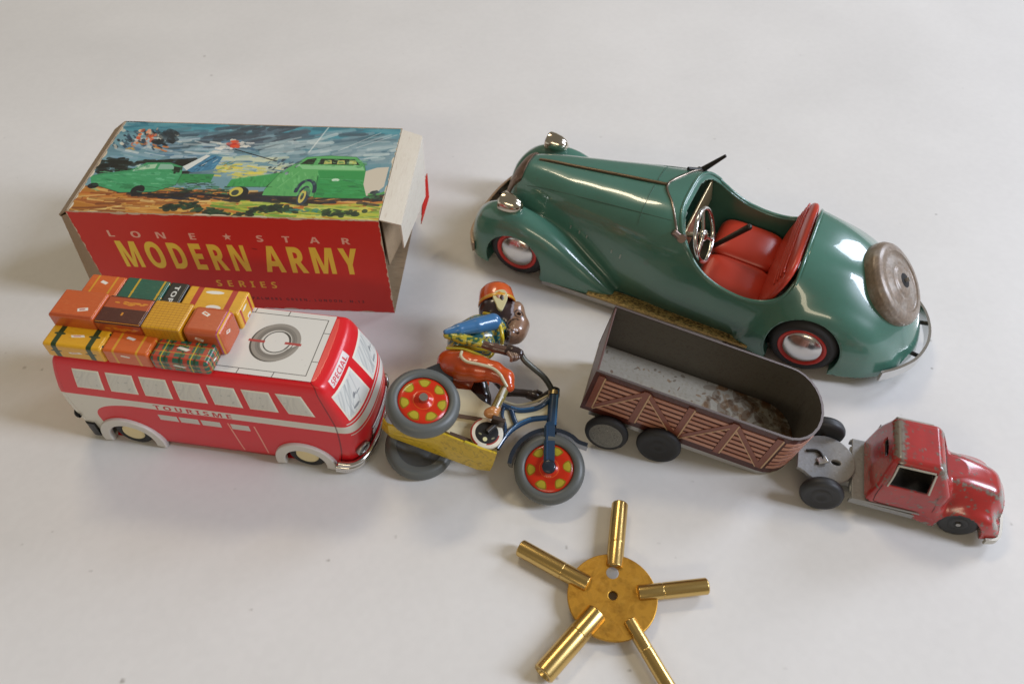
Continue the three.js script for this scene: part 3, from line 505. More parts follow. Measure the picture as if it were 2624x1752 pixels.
  bag('case', 27.2, 34.2, 22.6, 34.6, 47.6, 56, tex('#141816', (g, w, h) => { g.save(); g.translate(w * .5, h * .5); g.rotate(Math.PI / 2); g.fillStyle = '#dcdcd2'; g.font = 'bold 74px sans-serif'; const k = g.measureText('TOP').width; g.scale(1, 1); g.fillText('TOP', -k / 2, 28); g.restore(); }), .8, 'black case lettered in white');
  bag('suitcase', 34.4, 56.8, 22.6, 34.4, 47.6, 55.6, tex(YEL, (g, w, h) => { bands(g, w, h, [.2, .78], '#b22a1c', 18); g.save(); g.fillStyle = '#e6e2d4'; g.beginPath(); g.ellipse(w * .46, h * .2, 30, 13, -.1, 0, 7); g.fill(); g.beginPath(); g.ellipse(w * .56, h * .82, 24, 20, 0, 0, 7); g.fill(); g.fillStyle = '#b22a1c'; g.fillRect(w * .5, h * .84, 22, 18); g.restore(); }), .9, 'yellow suitcase with red straps');
}
// ------------------------------------------------------------------ the green roadster
{
  const ZC = -32.5;                                                      // the middle; the near side is at z = 0, the nose at -x
  const t = thing('toy_roadster', 'large green tin toy roadster with open cockpit and red seats', 'toy car', [5.2, 0, -257.4], -26.7 * deg);
  const TOP = [[-24, 8], [-22, 20], [-18.5, 32], [-14, 39.5], [-7, 42.5], [10, 44.4], [50, 48.3], [62, 49], [85, 48.4], [113, 46.8], [125, 45], [137, 40.8], [147, 34.6], [156, 27], [162.5, 18], [166.6, 9], [167.5, 4]];
  const HW = [[-24, 7], [-20, 10.5], [-14, 13.6], [0, 17], [30, 22.6], [60, 27.6], [90, 29.6], [115, 30], [130, 28.8], [143, 26], [153, 21.6], [161, 16], [165.5, 9.6], [167.5, 4]];
  const EX = [[-24, 2.6], [-10, 2.7], [10, 3.2], [60, 3.7], [90, 3.8], [115, 3.0], [140, 2.4], [167, 2.3]];
  const BASE = 4.2;
  // looked up in tables: these are called a million times
  const table = p => { const a = new Float32Array(1001); for (let i = 0; i <= 1000; i++) a[i] = ip(p, -40 + i * .22); return x => { const q = clamp((x + 40) / .22, 0, 999.99), i = q | 0; return a[i] + (a[i + 1] - a[i]) * (q - i); }; };
  const top = table(TOP), hw = table(HW), ex = table(EX);
  const yF = table([[-31, 6], [-30, 13], [-27, 23], [-21, 29.8], [-12, 32.8], [-2, 32.4], [8, 29], [18, 23.4], [28, 16.8], [37, 10.5], [43, 6.2]]), cF = table([[-31, 19], [-22, 23], [-6, 24.4], [20, 25.4], [43, 28]]), wF = table([[-31, 5], [-26, 8.4], [-16, 9.6], [4, 9.4], [24, 7.6], [36, 5.2], [43, 2.4]]);
  const yR = table([[98, 6], [102, 12.5], [108, 20], [116, 27.2], [126, 31.2], [136, 30.6], [146, 25.6], [154, 18], [160, 10], [162, 6]]), cR = table([[98, 27.6], [126, 25], [148, 20.5], [162, 13.5]]), wR = table([[98, 4.6], [108, 7.6], [124, 8.8], [146, 9], [158, 7], [162, 5]]);
  const yc = table([[58, 52], [62, 48.6], [65, 45.4], [69, 40.4], [75, 34.2], [82, 29.8], [90, 27.4], [98, 26.8], [105, 28.4], [110, 32], [113, 38], [115, 46], [116, 52]]);
  const sup = (u, v, n) => Math.pow(Math.pow(Math.abs(u), n) + Math.pow(Math.abs(v), n), 1 / n);
  function hull(x, y, w) {
    const W = hw(x), H = top(x) - BASE, e = sup(w / W, Math.max(0, y - BASE) / H, ex(x));
    let d = (e - 1) * Math.min(W, H) * .85;
    const end = Math.max(-24 - x, x - 167.5); return Math.max(d, end);
  }
  function fender(x, y, w, Y, Cc, Wd, x0, x1) {
    if (x < x0 - 8 || x > x1 + 8) return 9;
    const H = Y(x) - 4, e = sup((w - Cc(x)) / Wd(x), Math.max(0, y - 4) / H, 2.6);
    return Math.max((e - 1) * Math.min(Wd(x), H) * .8, Math.max(x0 - x, x - x1));
  }
  function shell(x, y, w) {                                              // without openings
    const a = Math.abs(w);
    return (noise3(x * .075, y * .075, w * .075) - .5) * .35 + smin(smin(hull(x, y, w), fender(x, y, a, yF, cF, wF, -30.6, 42.6), 2.2), fender(x, y, a, yR, cR, wR, 98.4, 161.4), 4.2);
  }
  function body(x, y, z) {
    const w = z - ZC, a = Math.abs(w); let d = Math.max(shell(x, y, w), 4.4 - y);
    d = Math.max(d, -Math.max(Math.hypot(x + 4.4, y - 9.6) - 14.2, 19 - a)); d = Math.max(d, -Math.max(Math.hypot(x - 124, y - 13.2) - 14.9, 20 - a));   // wheel openings
    const cut = Math.max((yc(x) - y) * .62, Math.max(58 - x, x - 113.6)); d = -smin(-d, cut, .8);                                                        // cockpit opening
    const cav = Math.max(hull(x, y, w) + 1.5, Math.max(52 - x, x - 112.4), 8.5 - y); d = -smin(-d, cav, .5);
    const under = Math.max(hull(x, y, w) + 2.2, y - 7, x - 155, -10 - x); d = Math.max(d, -under);
    return d;
  }
  const yHull = (x, w) => BASE + (top(x) - BASE) * Math.pow(Math.max(0, 1 - Math.pow(Math.abs(w) / hw(x), ex(x))), 1 / ex(x));
  const G = [.068, .190, .143];
  const paint = (x, y, z, nx, ny, nz) => {
    const n = fbm(x * .05, y * .05, z * .05) - .5, f = noise3(x * .9, y * .9, z * .9); let k = 1 + n * .22 + (f - .5) * .05, c = [G[0] * k, G[1] * k, G[2] * k];
    const s = noise3(x * .8 + 4, y * .8, z * .8) - .80;                // a few chips and specks
    if (s > 0) { const q = clamp(s * 5) * .25; c = [mix(c[0], .10, q), mix(c[1], .09, q), mix(c[2], .07, q)]; }
    return c;
  };
  part('body', field(body, [-32, 3, ZC - 36], [170, 52, ZC + 36], .72, paint), vpaint(.26, { clearcoat: .85, clearcoatRoughness: .05 }), t, 'green painted tin body with swept wings');
  // rolled edges: round the cockpit and the wheel openings
  const edgeM = mat(G, .22, { clearcoat: .7, clearcoatRoughness: .08 });
  {
    const onSide = (x, y, s) => { let w = 34; while (hull(x, y, w) > -.5 && w > 1) w -= .05; return V(x, y, ZC + s * w); }, pts = [];
    const cross = w => { let x = 56; while (yc(x) > yHull(x, w) && x < 100) x += .05; return V(x, yHull(x, w) - .2, ZC + w); };
    for (let x = 113.4; x > 70; x -= 2.2) pts.push(onSide(x, yc(x), 1));
    const f = cross(24); for (let w = 24; w >= -24; w -= 3) pts.push(cross(w));
    for (let x = 70; x < 113.6; x += 2.2) pts.push(onSide(x, yc(x), -1));
    part('cockpit_edge', tube(pts, .75, 260, 8), edgeM, t);
    const ridge = []; for (let w = 28; w >= -28; w -= 2) { const y = yHull(113.4, w); if (y > 37) ridge.push(V(113.4, y - .3, ZC + w)); }
    part('cockpit_edge', tube(ridge, .7, 90, 8), edgeM, t);
    for (const s of [1, -1]) for (const [cx, cy, r, a0, a1] of [[-4.4, 9.6, 14.2, -22, 200], [124, 13.2, 14.9, -36, 216]]) { const q = []; for (let a = a0; a <= a1; a += 6) { const x = cx + r * Math.cos(a * deg), y = cy + r * Math.sin(a * deg); if (y < 4.5) continue; let w = 38; while (shell(x, y, w) > -.4 && w > 10) w -= .05; q.push(V(x, y, ZC + s * w)); } part('wing_edge', tube(q, .55, 140, 8), edgeM, t); }
  }
  // tarnished radiator grille wrapped on the nose, with ribs
  {
    const rust = (x, y, z) => { const n = fbm(x * .5, y * .5, z * .5), k = mix(.5, 1.3, n); return [.20 * k, .125 * k, .085 * k]; };
    const gr = part('grille', field((x, y, z) => { const w = z - ZC; return Math.max(hull(x, y, w) - .5, x + 12.5 + (y - 30) * -.12, Math.abs(w) - 9.6, 9 - y); }, [-27, 7, ZC - 11], [-9, 44, ZC + 11], .6, rust), vpaint(.45, { metalness: .5 }), t, 'tarnished brown radiator grille');
    for (let k = -4; k <= 4; k++) { const pts = []; for (let y = 12; y <= 37; y += 2.5) { let x = -27; while (hull(x, y, k * 2) > .4 && x < -5) x += .15; pts.push(V(x, y, ZC + k * 2)); } part('rib', tube(pts, .35, 20, 6), M.tarnish, gr); }
  }
  const trim = metal([.16, .125, .085], .36);
  part('hood_strip', tube(Array.from({ length: 12 }, (_, i) => { const x = mix(-7, 51.5, i / 11); return V(x, top(x) + .2, ZC); }), .75, 60, 8), trim, t, 'tarnished strip along the middle of the hood');
  part('hood_strip', (() => { const f = (x, w) => V(x, yHull(x, w) + .15, ZC + w); return [tube([f(64.6, 22.5), f(62, 19), f(57.5, 11), f(51.8, 0), f(57, -11), f(60.5, -18), f(62, -22)], .55, 60, 8)]; })(), metal([.30, .25, .20], .28), t, 'bent metal foot of the missing windscreen');
  {
    const f = (x, w) => V(x, yHull(x, w) + .05, ZC + w), seamM = mat([.05, .12, .085], .5);
    for (const s of [1, -1]) {
      part('hood_seam', tube([2, 6, 10, 14, 17, 19, 21].map(w => f(47, s * w)), .14, 40, 6), seamM, t);
      const sh = []; for (let x = -8; x <= 60; x += 4) { const q = mix(.72, .66, (x + 8) / 68) * hw(x); sh.push(f(x, s * q)); } part('hood_seam', tube(sh, .16, 60, 6), seamM, t);
    }
  }
  const pinkish = metal([.30, .22, .19], .4);
  part('windscreen_bracket', [at(box(5.4, 3.4, 2.6, .8), 64.4, yHull(64.4, 22.4) + .6, ZC + 22.6, .7, 0, -.55), at(cyl(1.7, 1.7, 2.6), 66.4, yHull(66, 22.5) + .2, ZC + 23, 1.1)], pinkish, t);
  part('windscreen_bracket', [at(box(4.6, 2.6, 2.6, .8), 60.8, yHull(60.8, -21) + .4, ZC - 21, -.6, 0, -.2), bar(V(60, yHull(60, -21), ZC - 21), V(69, yHull(60, -21) + 9.4, ZC - 23.4), 1.4, .7), bar(V(56, yHull(56, -15) + .5, ZC - 15), V(60.6, yHull(60.6, -20) + .6, ZC - 20), .9, .9)], mat([.02, .018, .016], .4, { metalness: .3 }), t, 'bent dark windscreen bracket sticking up');
  // headlights
  for (const s of [1, -1]) {
    const h = new THREE.Group(); h.name = 'headlight'; t.add(h);
    const c = V(-11.2, 35.0, ZC + s * 24.6), d = V(1, -.10, 0);
    part('shell', along(lathe([[0, 7.6], [1.6, 7.1], [3.1, 5.6], [4.1, 3.2], [4.55, 0], [4.5, -2.4], [4.0, -3.0]], 40), c, d), metal([.66, .60, .50], .15), h);
    part('lens', along(lathe([[4.0, -3.0], [2.6, -3.5], [0, -3.7]], 32), c, d), mat([.09, .045, .03], .3), h);
    part('stalk', bar(V(-11, 29, ZC + s * 24.6), V(-11, 33.5, ZC + s * 24.6), 2.4, 2.4), M.dullSteel, h);
  }
  // wheels
  const redRim = mat([.55, .03, .02], .35), capM = metal([.72, .70, .68], .2);
  for (const s of [1, -1]) for (const [x, R] of [[-3.8, 14.0], [124, 13.8]]) {
    const w = new THREE.Group(); w.name = 'wheel'; t.add(w);
    const c = V(x, R, ZC + s * (x < 0 ? 26.5 : 27.5)), d = V(0, 0, s), q = R / 14;
    part('tyre', along(lathe([[0, -4], [10 * q, -4.2], [13 * q, -3], [13.9 * q, -1], [14 * q, 1], [13.4 * q, 3], [12 * q, 4.4], [10.6 * q, 4.8], [9.6 * q, 4.2]]), c, d), M.rubber, w);
    part('rim', along(lathe([[9.8 * q, 4.1], [9.4 * q, 4.6], [8.7 * q, 4.5], [8.2 * q, 3.6]]), c, d), redRim, w, 'red painted rim');
    part('hubcap', along(lathe([[8.3 * q, 3.5], [8.0 * q, 4.2], [7.2 * q, 4.9], [5.2 * q, 5.9], [3 * q, 6.4], [0, 6.6]]), c, d), capM, w, 'domed chrome hubcap');
  }
  part('axle', bar(V(-3.8, 14, ZC - 25), V(-3.8, 14, ZC + 25), 1.2), M.dullSteel, t); part('axle', bar(V(124, 13.8, ZC - 25), V(124, 13.8, ZC + 25), 1.2), M.dullSteel, t);
  // running boards and the base plate
  const gilt = mat(0xffffff, .42, { metalness: .3, map: canvas(512, 64, (g, w, h) => { g.fillStyle = '#cdac68'; g.fillRect(0, 0, w, h); for (let i = 0; i < 1500; i++) { g.fillStyle = ['rgba(60,44,22,.5)', 'rgba(214,188,120,.5)', 'rgba(110,84,42,.5)', 'rgba(40,32,20,.4)'][Math.floor(rr(0, 4))]; g.beginPath(); g.ellipse(rnd() * w, rnd() * h, rr(1, 6), rr(1, 3), 0, 0, 7); g.fill(); } }) });
  for (const s of [1, -1]) {
    part('running_board', at(box(72, 1.4, 7.6, .5), 68, 5.6, ZC + s * 30.4, s * -.12), gilt, t, 'worn gilt running board'); part('sill', at(box(84, 2.6, .8, .3), 52, 3.5, ZC + s * 33.4), M.dullSteel, t);
  }
  part('base_plate', at(box(168, .8, 50, .3), 66, 2.8, ZC), M.dullSteel, t);
  // bumpers
  const arc = (pts, y) => pts.map(([x, w]) => V(x, y, ZC + w));
  part('rear_bumper', strip(arc([[155.5, 27.6], [161, 22.4], [166.4, 15], [169.2, 7], [170, 0], [169.2, -7], [166.4, -15], [161, -22.4], [155.5, -27.6]], 8), V(0, 1, 0), 5.2, 1.1), M.chrome, t, 'chrome strip bumper round the tail');
  part('front_bumper', strip(arc([[-26, 31], [-30.5, 24], [-33, 12], [-33.6, 0], [-33, -12], [-30.5, -24], [-26, -31]], 8.5), V(0, 1, 0), 5, 1.1), metal([.34, .25, .19], .45), t, 'tarnished front bumper');
  part('bumper_bracket', [bar(V(-33, 8, ZC + 10), V(-24, 8, ZC + 8), .9), bar(V(-33, 8, ZC - 10), V(-24, 8, ZC - 8), .9)], M.blackTin, t);
  part('bumper_bracket', [bar(V(168, 8, ZC + 10), V(158, 8, ZC + 8), .9), bar(V(168, 8, ZC - 10), V(158, 8, ZC - 8), .9)], M.blackTin, t);
  // spare wheel on the tail: rusty pressed disc
  {
    const d = V(.70, .71, 0).normalize(), c = V(146.6, 30.2, ZC), w = new THREE.Group(); w.name = 'spare_wheel'; t.add(w);
    const rust = (x, y, z) => { const n = fbm(x * .22, y * .22, z * .22), f = noise3(x * 2.2, y * 2.2, z * 2.2), k = .7 + f * .6, q = clamp((n - .36) * 4); return [mix(.31, .23, q) * k, mix(.265, .17, q) * k, mix(.22, .12, q) * k]; };
    const m = vpaint(.45, { metalness: .2, clearcoat: .3, clearcoatRoughness: .22 });
    part('tyre', along(dyed(lathe(fine([[15.6, -6], [16.6, -2], [17.4, 1.4], [17.2, 3.6], [16.2, 5.2], [14.6, 6.0], [12.8, 6.1]], .7), 150), rust), c, d), m, w, 'rusty brown spare tyre disc');
    part('disc', along(dyed(lathe(fine([[12.8, 6.05], [12.2, 5.4], [11.4, 5.4], [10, 5.9], [8, 6.5], [7.2, 6.2], [6.6, 6.2], [5.6, 6.9], [3.4, 7.2], [0, 7.2]], .7), 120), rust), c, d), m, w);
    const k = along(lathe([[0, 7.4], [2.9, 7.35], [3.2, 7.0]].reverse(), 28), c, d); part('key_hole', k, M.dark, w);
    part('key_stud', along(cyl(.9, .8, 2.4, 16), c.clone().addScaledVector(d, 7.9), d), M.dullSteel, w);
  }
  // interior
  const seatM = mat([.52, .042, .018], .34, { clearcoat: .35, clearcoatRoughness: .3 });
  const cushion = s => field((x, y, z) => { const c = Math.cos(.08), sn = Math.sin(.08), X = x - 89, Y = y - 18, px = X * c - Y * sn, py = X * sn + Y * c, pz = z - ZC - s * 12.6; const q = sup(sup(px / 14.5, pz / 12.4, 5), py / 5.2, 2.6); return (q - 1) * 5.2; }, [73, 11, ZC + s * 12.6 - 13.5], [105, 25, ZC + s * 12.6 + 13.5], .8);
  part('seat_cushion', cushion(1), seatM, t, 'shiny red seat cushion'); part('seat_cushion', cushion(-1), seatM, t, 'shiny red seat cushion');
  const bk = part('seat_back', field((x, y, z) => { const u = (x - 107.2) - (y - 32) * .30, w = z - ZC, e = sup(sup(u / 2.6, 0, 2), sup(w / 26.4, (y - 31) / 14.2, 4), 3.2); return (e - 1) * 2.5; }, [97, 15, ZC - 28], [119, 48, ZC + 28], .8), seatM, t, 'pleated red seat back');
  for (let k = 0; k < 4; k++) { const y = 41.2 - k * 2.4, x = 107.2 + (y - 32) * .30 - 2.5; part('pleat', tube([V(x + .4, y, ZC + 23), V(x + .1, y, ZC + 21), V(x, y, ZC), V(x + .1, y, ZC - 21), V(x + .4, y, ZC - 23)], .4, 20, 8), seatM, bk); }
  part('dashboard', at(box(1.2, 11, 42, .4), 66.5, 36.5, ZC, 0, 0, .12), metal([.62, .50, .30], .35), t, 'brass coloured dashboard');
  part('floor_pan', at(box(50, .8, 50, .2), 86, 9.2, ZC), metal([.3, .27, .22], .5), t);
  {
    const sw = new THREE.Group(); sw.name = 'steering_wheel'; t.add(sw);
    const c = V(73.4, 40.2, ZC + 14), d = V(.93, .32, .0).normalize(), q = new THREE.Quaternion().setFromUnitVectors(V(0, 0, 1), d);
    const put = g => { g.applyQuaternion(q); g.translate(c.x, c.y, c.z); return g; };
    part('ring', put(new THREE.TorusGeometry(10.8, .9, 12, 48)), M.chrome, sw); part('spoke', [put(bar(V(0, 0, -.4), V(0, 10.6, 0), .8, .7)), put(bar(V(0, 0, -.4), V(9.2, -5.4, 0), .8, .7)), put(bar(V(0, 0, -.4), V(-9.2, -5.4, 0), .8, .7))], M.chrome, sw); part('boss', put(at(lathe([[0, 1.2], [1.8, .9], [2.5, 0], [2.3, -1.4], [0, -1.6]].reverse(), 24), 0, 0, 0, Math.PI / 2)), M.chrome, sw);
    part('column', bar(c, c.clone().addScaledVector(d, -12), 1.1), M.dullSteel, sw);
  }
  part('gear_lever', [bar(V(75, 23, ZC + 1), V(88.4, 39.4, ZC + .5), 1.0, 1.35), at(new THREE.SphereGeometry(1.4, 16, 12), 88.4, 39.4, ZC + .5)], mat([.035, .026, .02], .4, { metalness: .4 }), t, 'dark gear lever');
  // worn maker's marks pressed on the side of the hood
  const mark = mat([.34, .40, .36], .3, { metalness: .4 });
  for (let k = 0; k < 7; k++) { const x = 17 + k * 4.2 + rr(-.4, .4), y = 27.4 - k * .5; let w = 30; while (hull(x, y, w) > 0 && w > 5) w -= .05; if (k === 3 || k === 4) continue; part('side_mark', at(box(.6, rr(1.6, 2.6), .35, .15), x, y, ZC + w, 0, 0, rr(-.3, .1)), mark, t); }
}
// ------------------------------------------------------------------ the monkey tricycle, tipped over on its side
{
  const tl = 12 * deg, N = V(.15, Math.cos(tl), Math.sin(tl)).normalize(), X = V(1, 0, 0).addScaledVector(N, -N.x).normalize(), Y = N.clone().cross(X);
  const px = (x, y) => [940 + x / 2.45, 700 + y / 2.45], O = hit(...px(1150, 1475), V(0, 0, 0), V(0, 1, 0));
  const t = thing('tin_tricycle', 'tin toy tricycle tipped on its side with a monkey rider in orange trousers', 'toy tricycle', [O.x, 0, O.z]);
  t.setRotationFromMatrix(new THREE.Matrix4().makeBasis(X, Y, N));
  // pixel of the study of this toy -> its own axes: x forward, y up the toy, z out of its left side (towards the room), at depth n
  const T = (x, y, n) => { const p = hit(...px(x, y), O.clone().addScaledVector(N, n), N).sub(O); return V(p.dot(X), p.dot(Y), n); };
  const A = (x, y, n) => T(x, y, n).toArray();
  const C0 = 5;
  const gm = mat;
  // wheels: grey rubber tyre and a red printed disc with yellow openings
  const spider = n => canvas(512, 512, (g, w, h) => {
    g.translate(256, 256); g.fillStyle = '#c42e14'; g.fillRect(-256, -256, 512, 512);
    g.strokeStyle = '#8a1a0e'; g.lineWidth = 8; g.beginPath(); g.arc(0, 0, 246, 0, 7); g.stroke(); g.strokeStyle = '#d25a1c'; g.lineWidth = 7; g.beginPath(); g.arc(0, 0, 96, 0, 7); g.stroke();
    for (let k = 0; k < n; k++) { g.save(); g.rotate(k / n * Math.PI * 2 + .2); g.fillStyle = '#8a6a14'; const d = q => { g.beginPath(); g.moveTo(-62 + q, -204 + q * .5); g.quadraticCurveTo(0, -250 + q * 1.4, 62 - q, -204 + q * .5); g.quadraticCurveTo(56 - q, -164, 22 - q * .3, -140 - q * .3); g.quadraticCurveTo(0, -130 - q * .8, -22 + q * .3, -140 - q * .3); g.quadraticCurveTo(-56 + q, -164, -62 + q, -204 + q * .5); g.fill(); }; d(0); g.fillStyle = '#ab9c2e'; d(15); g.restore(); }
  });
  function wheel(c, d, R, turn, printed, m = M.greyRubber) {
    const w = new THREE.Group(); w.name = 'wheel'; t.add(w);
    const q = R / 13.2, s = new THREE.Quaternion().setFromUnitVectors(V(0, 1, 0), d.clone().normalize());
    part('tyre', along(lathe([[9, -2.6], [11, -3.2], [12.6, -2.4], [13.2, -.8], [13.2, .8], [12.6, 2.4], [11, 3.2], [9.6, 3.0], [9.1, 2.2]].map(p => [p[0] * q, p[1] * q]), 64), c, d), m, w);
    const dsc = lathe([[9.4, 1.5], [8.8, 2.1], [7.4, 2.55], [5.6, 2.6], [4.4, 2.3], [3.2, 2.5], [2.2, 3.3], [1.4, 3.5], [0, 3.5]].map(p => [p[0] * q, p[1] * q]), 56);
    const uv = dsc.attributes.uv, p = dsc.attributes.position; for (let i = 0; i < p.count; i++) uv.setXY(i, .5 + p.getX(i) / (19 * q), .5 - p.getZ(i) / (19 * q));
    dsc.rotateY(turn); part('disc', along(dsc, c, d), printed, w, 'red printed wheel disc with yellow openings');
    part('back_disc', along(lathe([[9.4, -2.3], [6.4, -1.5], [5, -1.6], [3, -2.6], [0, -2.8]].map(p => [p[0] * q, p[1] * q])), c, d), gm([.06, .062, .06], .5), w);
    return w;
  }
  const redDisc = gm(0xffffff, .25, { map: spider(7), clearcoat: .25, clearcoatRoughness: .12, specularIntensity: .6 }), redDisc6 = gm(0xffffff, .25, { map: spider(6), clearcoat: .25, clearcoatRoughness: .12, specularIntensity: .6 });
  const up = V(0, 0, 1), uN = 22.6, ru = T(352, 815, uN), rl = V(ru.x + .3, 24.6, -7.8);
  wheel(ru, V(.02, .05, 1), 13.0, .2, redDisc); wheel(rl, V(0, 0, -1), 13.0, .2, redDisc);
  part('axle', bar(V(ru.x, ru.y, uN + 4), V(rl.x, rl.y, -10), 1.5), M.dullSteel, t); part('axle_stud', bar(V(ru.x, ru.y, uN + 3), V(ru.x, ru.y, uN + 5.2), 1.7, 1.5), metal([.5, .48, .46], .3), t);
  // front wheel, steered and leaning towards the room
  const fD = V(-.22, -.16, 1).normalize(), fc = T(1146, 1230, 6.4);
  wheel(fc, fD, 12.9, .55, redDisc6);
  // fork, mudguard, hub nuts
  const blue = gm([.012, .045, .10], .25, { clearcoat: .7, clearcoatRoughness: .1 }), deep = gm([.012, .02, .035], .28, { clearcoat: .5 }), bright = gm([.03, .13, .28], .24, { clearcoat: .7 });
  const fw = (v, k) => v.clone().addScaledVector(fD, k);
  const crown = T(1150, 975, 6.5), hub = fw(fc, 0), sideDir = fD.clone().cross(crown.clone().sub(hub)).normalize();
  for (const k of [1, -1]) {
    const a = fw(hub, k * 4.4), b = fw(crown, k * 4.0);
    part('fork_blade', [strip([b, b.clone().lerp(a, .5), a], sideDir, 4.0, .9), fw_tube(b, a, sideDir, k)], blue, t);
    part('hub_nut', along(lathe([[2.5, -.4], [2.5, .7], [1.9, 1.2], [0, 1.4]], 24), fw(hub, k * 4.7), fD.clone().multiplyScalar(k)), deep, t);
  }
  function fw_tube(b, a, s, k) { return tube([fw(b, k * .5).addScaledVector(s, 1.1), fw(a, k * .5).addScaledVector(s, .9)], .6, 6, 8); }
  part('fork_crown', bar(fw(crown, -4.4), fw(crown, 4.4), 1.7), blue, t);
  {
    const e1 = crown.clone().sub(hub).normalize(), e2 = e1.clone().cross(fD).multiplyScalar(-1), pts = [];
    const toward = T(1300, 1000, 6).sub(hub), s = Math.sign(toward.dot(e2)) || 1;
    for (let a = -58; a <= 88; a += 11) { const q = a * deg, r = 14.6 + (a < -48 ? (-a - 48) * .18 : 0); pts.push(hub.clone().addScaledVector(e1, Math.cos(q) * r).addScaledVector(e2, -s * Math.sin(q) * r)); }
    part('mudguard', strip(pts, fD, 7.6, 1.5), deep, t, 'dark blue front mudguard');
  }
  // head tube, handlebars
  const h0 = T(1176, 742, 6), h1 = T(1158, 962, 6.5);
  part('head_tube', bar(h1, h0, 1.95, 1.95, 20), blue, t); part('head_tube_stripe', bar(h1.clone().add(V(1.1, 0, 1.3)), h0.clone().add(V(1.1, 0, 1.3)), .62), bright, t);
  part('collar', bar(h0.clone().lerp(h1, .02), h0.clone().lerp(h1, .13), 2.25, 2.3), metal([.42, .33, .16], .35), t); part('stem_cap', bar(h0.clone().lerp(h1, -.07), h0.clone().lerp(h1, .02), 2.1, 2.2), M.dark, t);
  part('handlebar', tube([T(1165, 740, 6), T(1140, 690, 9), T(1105, 645, 12), T(1040, 590, 14.5), T(990, 545, 16), T(965, 500, 17)], 1.15, 50, 12), gm([.09, .09, .075], .38, { metalness: .5 }), t, 'curved grey handlebar');
  part('handlebar', tube([T(1165, 740, 6), T(1150, 745, 2), T(1110, 770, -2), T(1070, 785, -4)], 1.1, 40, 12), gm([.09, .09, .075], .38, { metalness: .5 }), t);
  // frame: cream sheet with blue tubes
  const plateShape = (pts, n, d, m, name, label, par = t) => { const q = pts.map(p => T(p[0], p[1], n)), sh = new THREE.Shape(); q.forEach((p, i) => i ? sh.lineTo(p.x, p.y) : sh.moveTo(p.x, p.y)); const g = new THREE.ExtrudeGeometry(sh, { depth: d, bevelEnabled: true, bevelSize: .15, bevelThickness: .15, bevelSegments: 1 }); g.translate(0, 0, n - d); return part(name, g, m, par, label); };
  const cream = gm([.66, .58, .38], .42);
  plateShape([[430, 830], [560, 725], [650, 735], [720, 800], [820, 860], [862, 838], [960, 870], [1060, 858], [1142, 795], [1142, 912], [1050, 918], [965, 955], [905, 1000], [860, 1040], [815, 1105], [700, 1082], [520, 1002], [430, 960]], 5.6, 1.4, cream, 'frame_panel', 'cream tin frame panel');
  const tb = (pts, r, n = 6.2, m = blue) => part('frame_tube', tube(pts.map(p => T(p[0], p[1], n)), r, 40, 10), m, t);
  tb([[850, 828], [900, 848], [970, 862], [1050, 852], [1100, 830], [1145, 792]], 1.05); tb([[815, 1100], [862, 1030], [905, 985], [960, 948], [1030, 918], [1090, 910], [1150, 905]], 1.1); tb([[908, 862], [920, 905], [938, 950]], 1.0); tb([[862, 832], [850, 890], [868, 960], [862, 1030]], .7);
  tb([[870, 1020], [912, 975], [962, 936], [1030, 908]], .4, 7.2, bright); tb([[905, 838], [970, 852], [1050, 842]], .38, 7.1, bright);
  part('frame_tube', tube([T(850, 800, 4), T(940, 825, 4), T(1050, 808, 4), T(1145, 765, 4)], .5, 30, 8), cream, t);
  // yellow chassis channel: the long underside and its folded edges
  {
    const hi = 12.5, lo = -1.5, up1 = [[100, 912], [130, 955], [480, 1010], [640, 1075], [815, 1135]].map(p => T(...p, hi)), dn = [[92, 975], [150, 1030], [420, 1130], [690, 1232], [772, 1240]].map(p => T(...p, lo));
    const pos = [], idx = []; const rows = 5; up1.forEach((a, i) => { const b = dn[i]; for (let j = 0; j < rows; j++) { const q = j / (rows - 1), p = a.clone().lerp(b, q); p.y -= .7 * Math.sin(q * Math.PI); pos.push(...p.toArray()); } });
    const n1 = pos.length / 3; for (let i = 0; i < n1; i++) pos.push(pos[i * 3], pos[i * 3 + 1] + .7, pos[i * 3 + 2]);
    for (let i = 0; i < 4; i++) for (let j = 0; j < rows - 1; j++) { const a = i * rows + j; idx.push(a, a + 1, a + rows, a + 1, a + rows + 1, a + rows, a + n1, a + rows + n1, a + 1 + n1, a + 1 + n1, a + rows + n1, a + rows + 1 + n1); }
    for (let i = 0; i < 4; i++) for (const j of [0, rows - 1]) { const a = i * rows + j; idx.push(a, a + rows, a + n1, a + rows, a + rows + n1, a + n1); }
    for (let j = 0; j < rows - 1; j++) for (const i of [0, 4]) { const a = i * rows + j; idx.push(a, a + 1, a + n1, a + 1, a + 1 + n1, a + n1); }
    const g = new THREE.BufferGeometry(); g.setAttribute('position', new THREE.Float32BufferAttribute(pos, 3)); g.setIndex(idx); const f = g.toNonIndexed(); f.computeVertexNormals();
    { const p = f.attributes.position, u = new Float32Array(p.count * 2); for (let i = 0; i < p.count; i++) { u[i * 2] = p.getX(i) / 50; u[i * 2 + 1] = p.getZ(i) / 50; } f.setAttribute('uv', new THREE.BufferAttribute(u, 2)); }
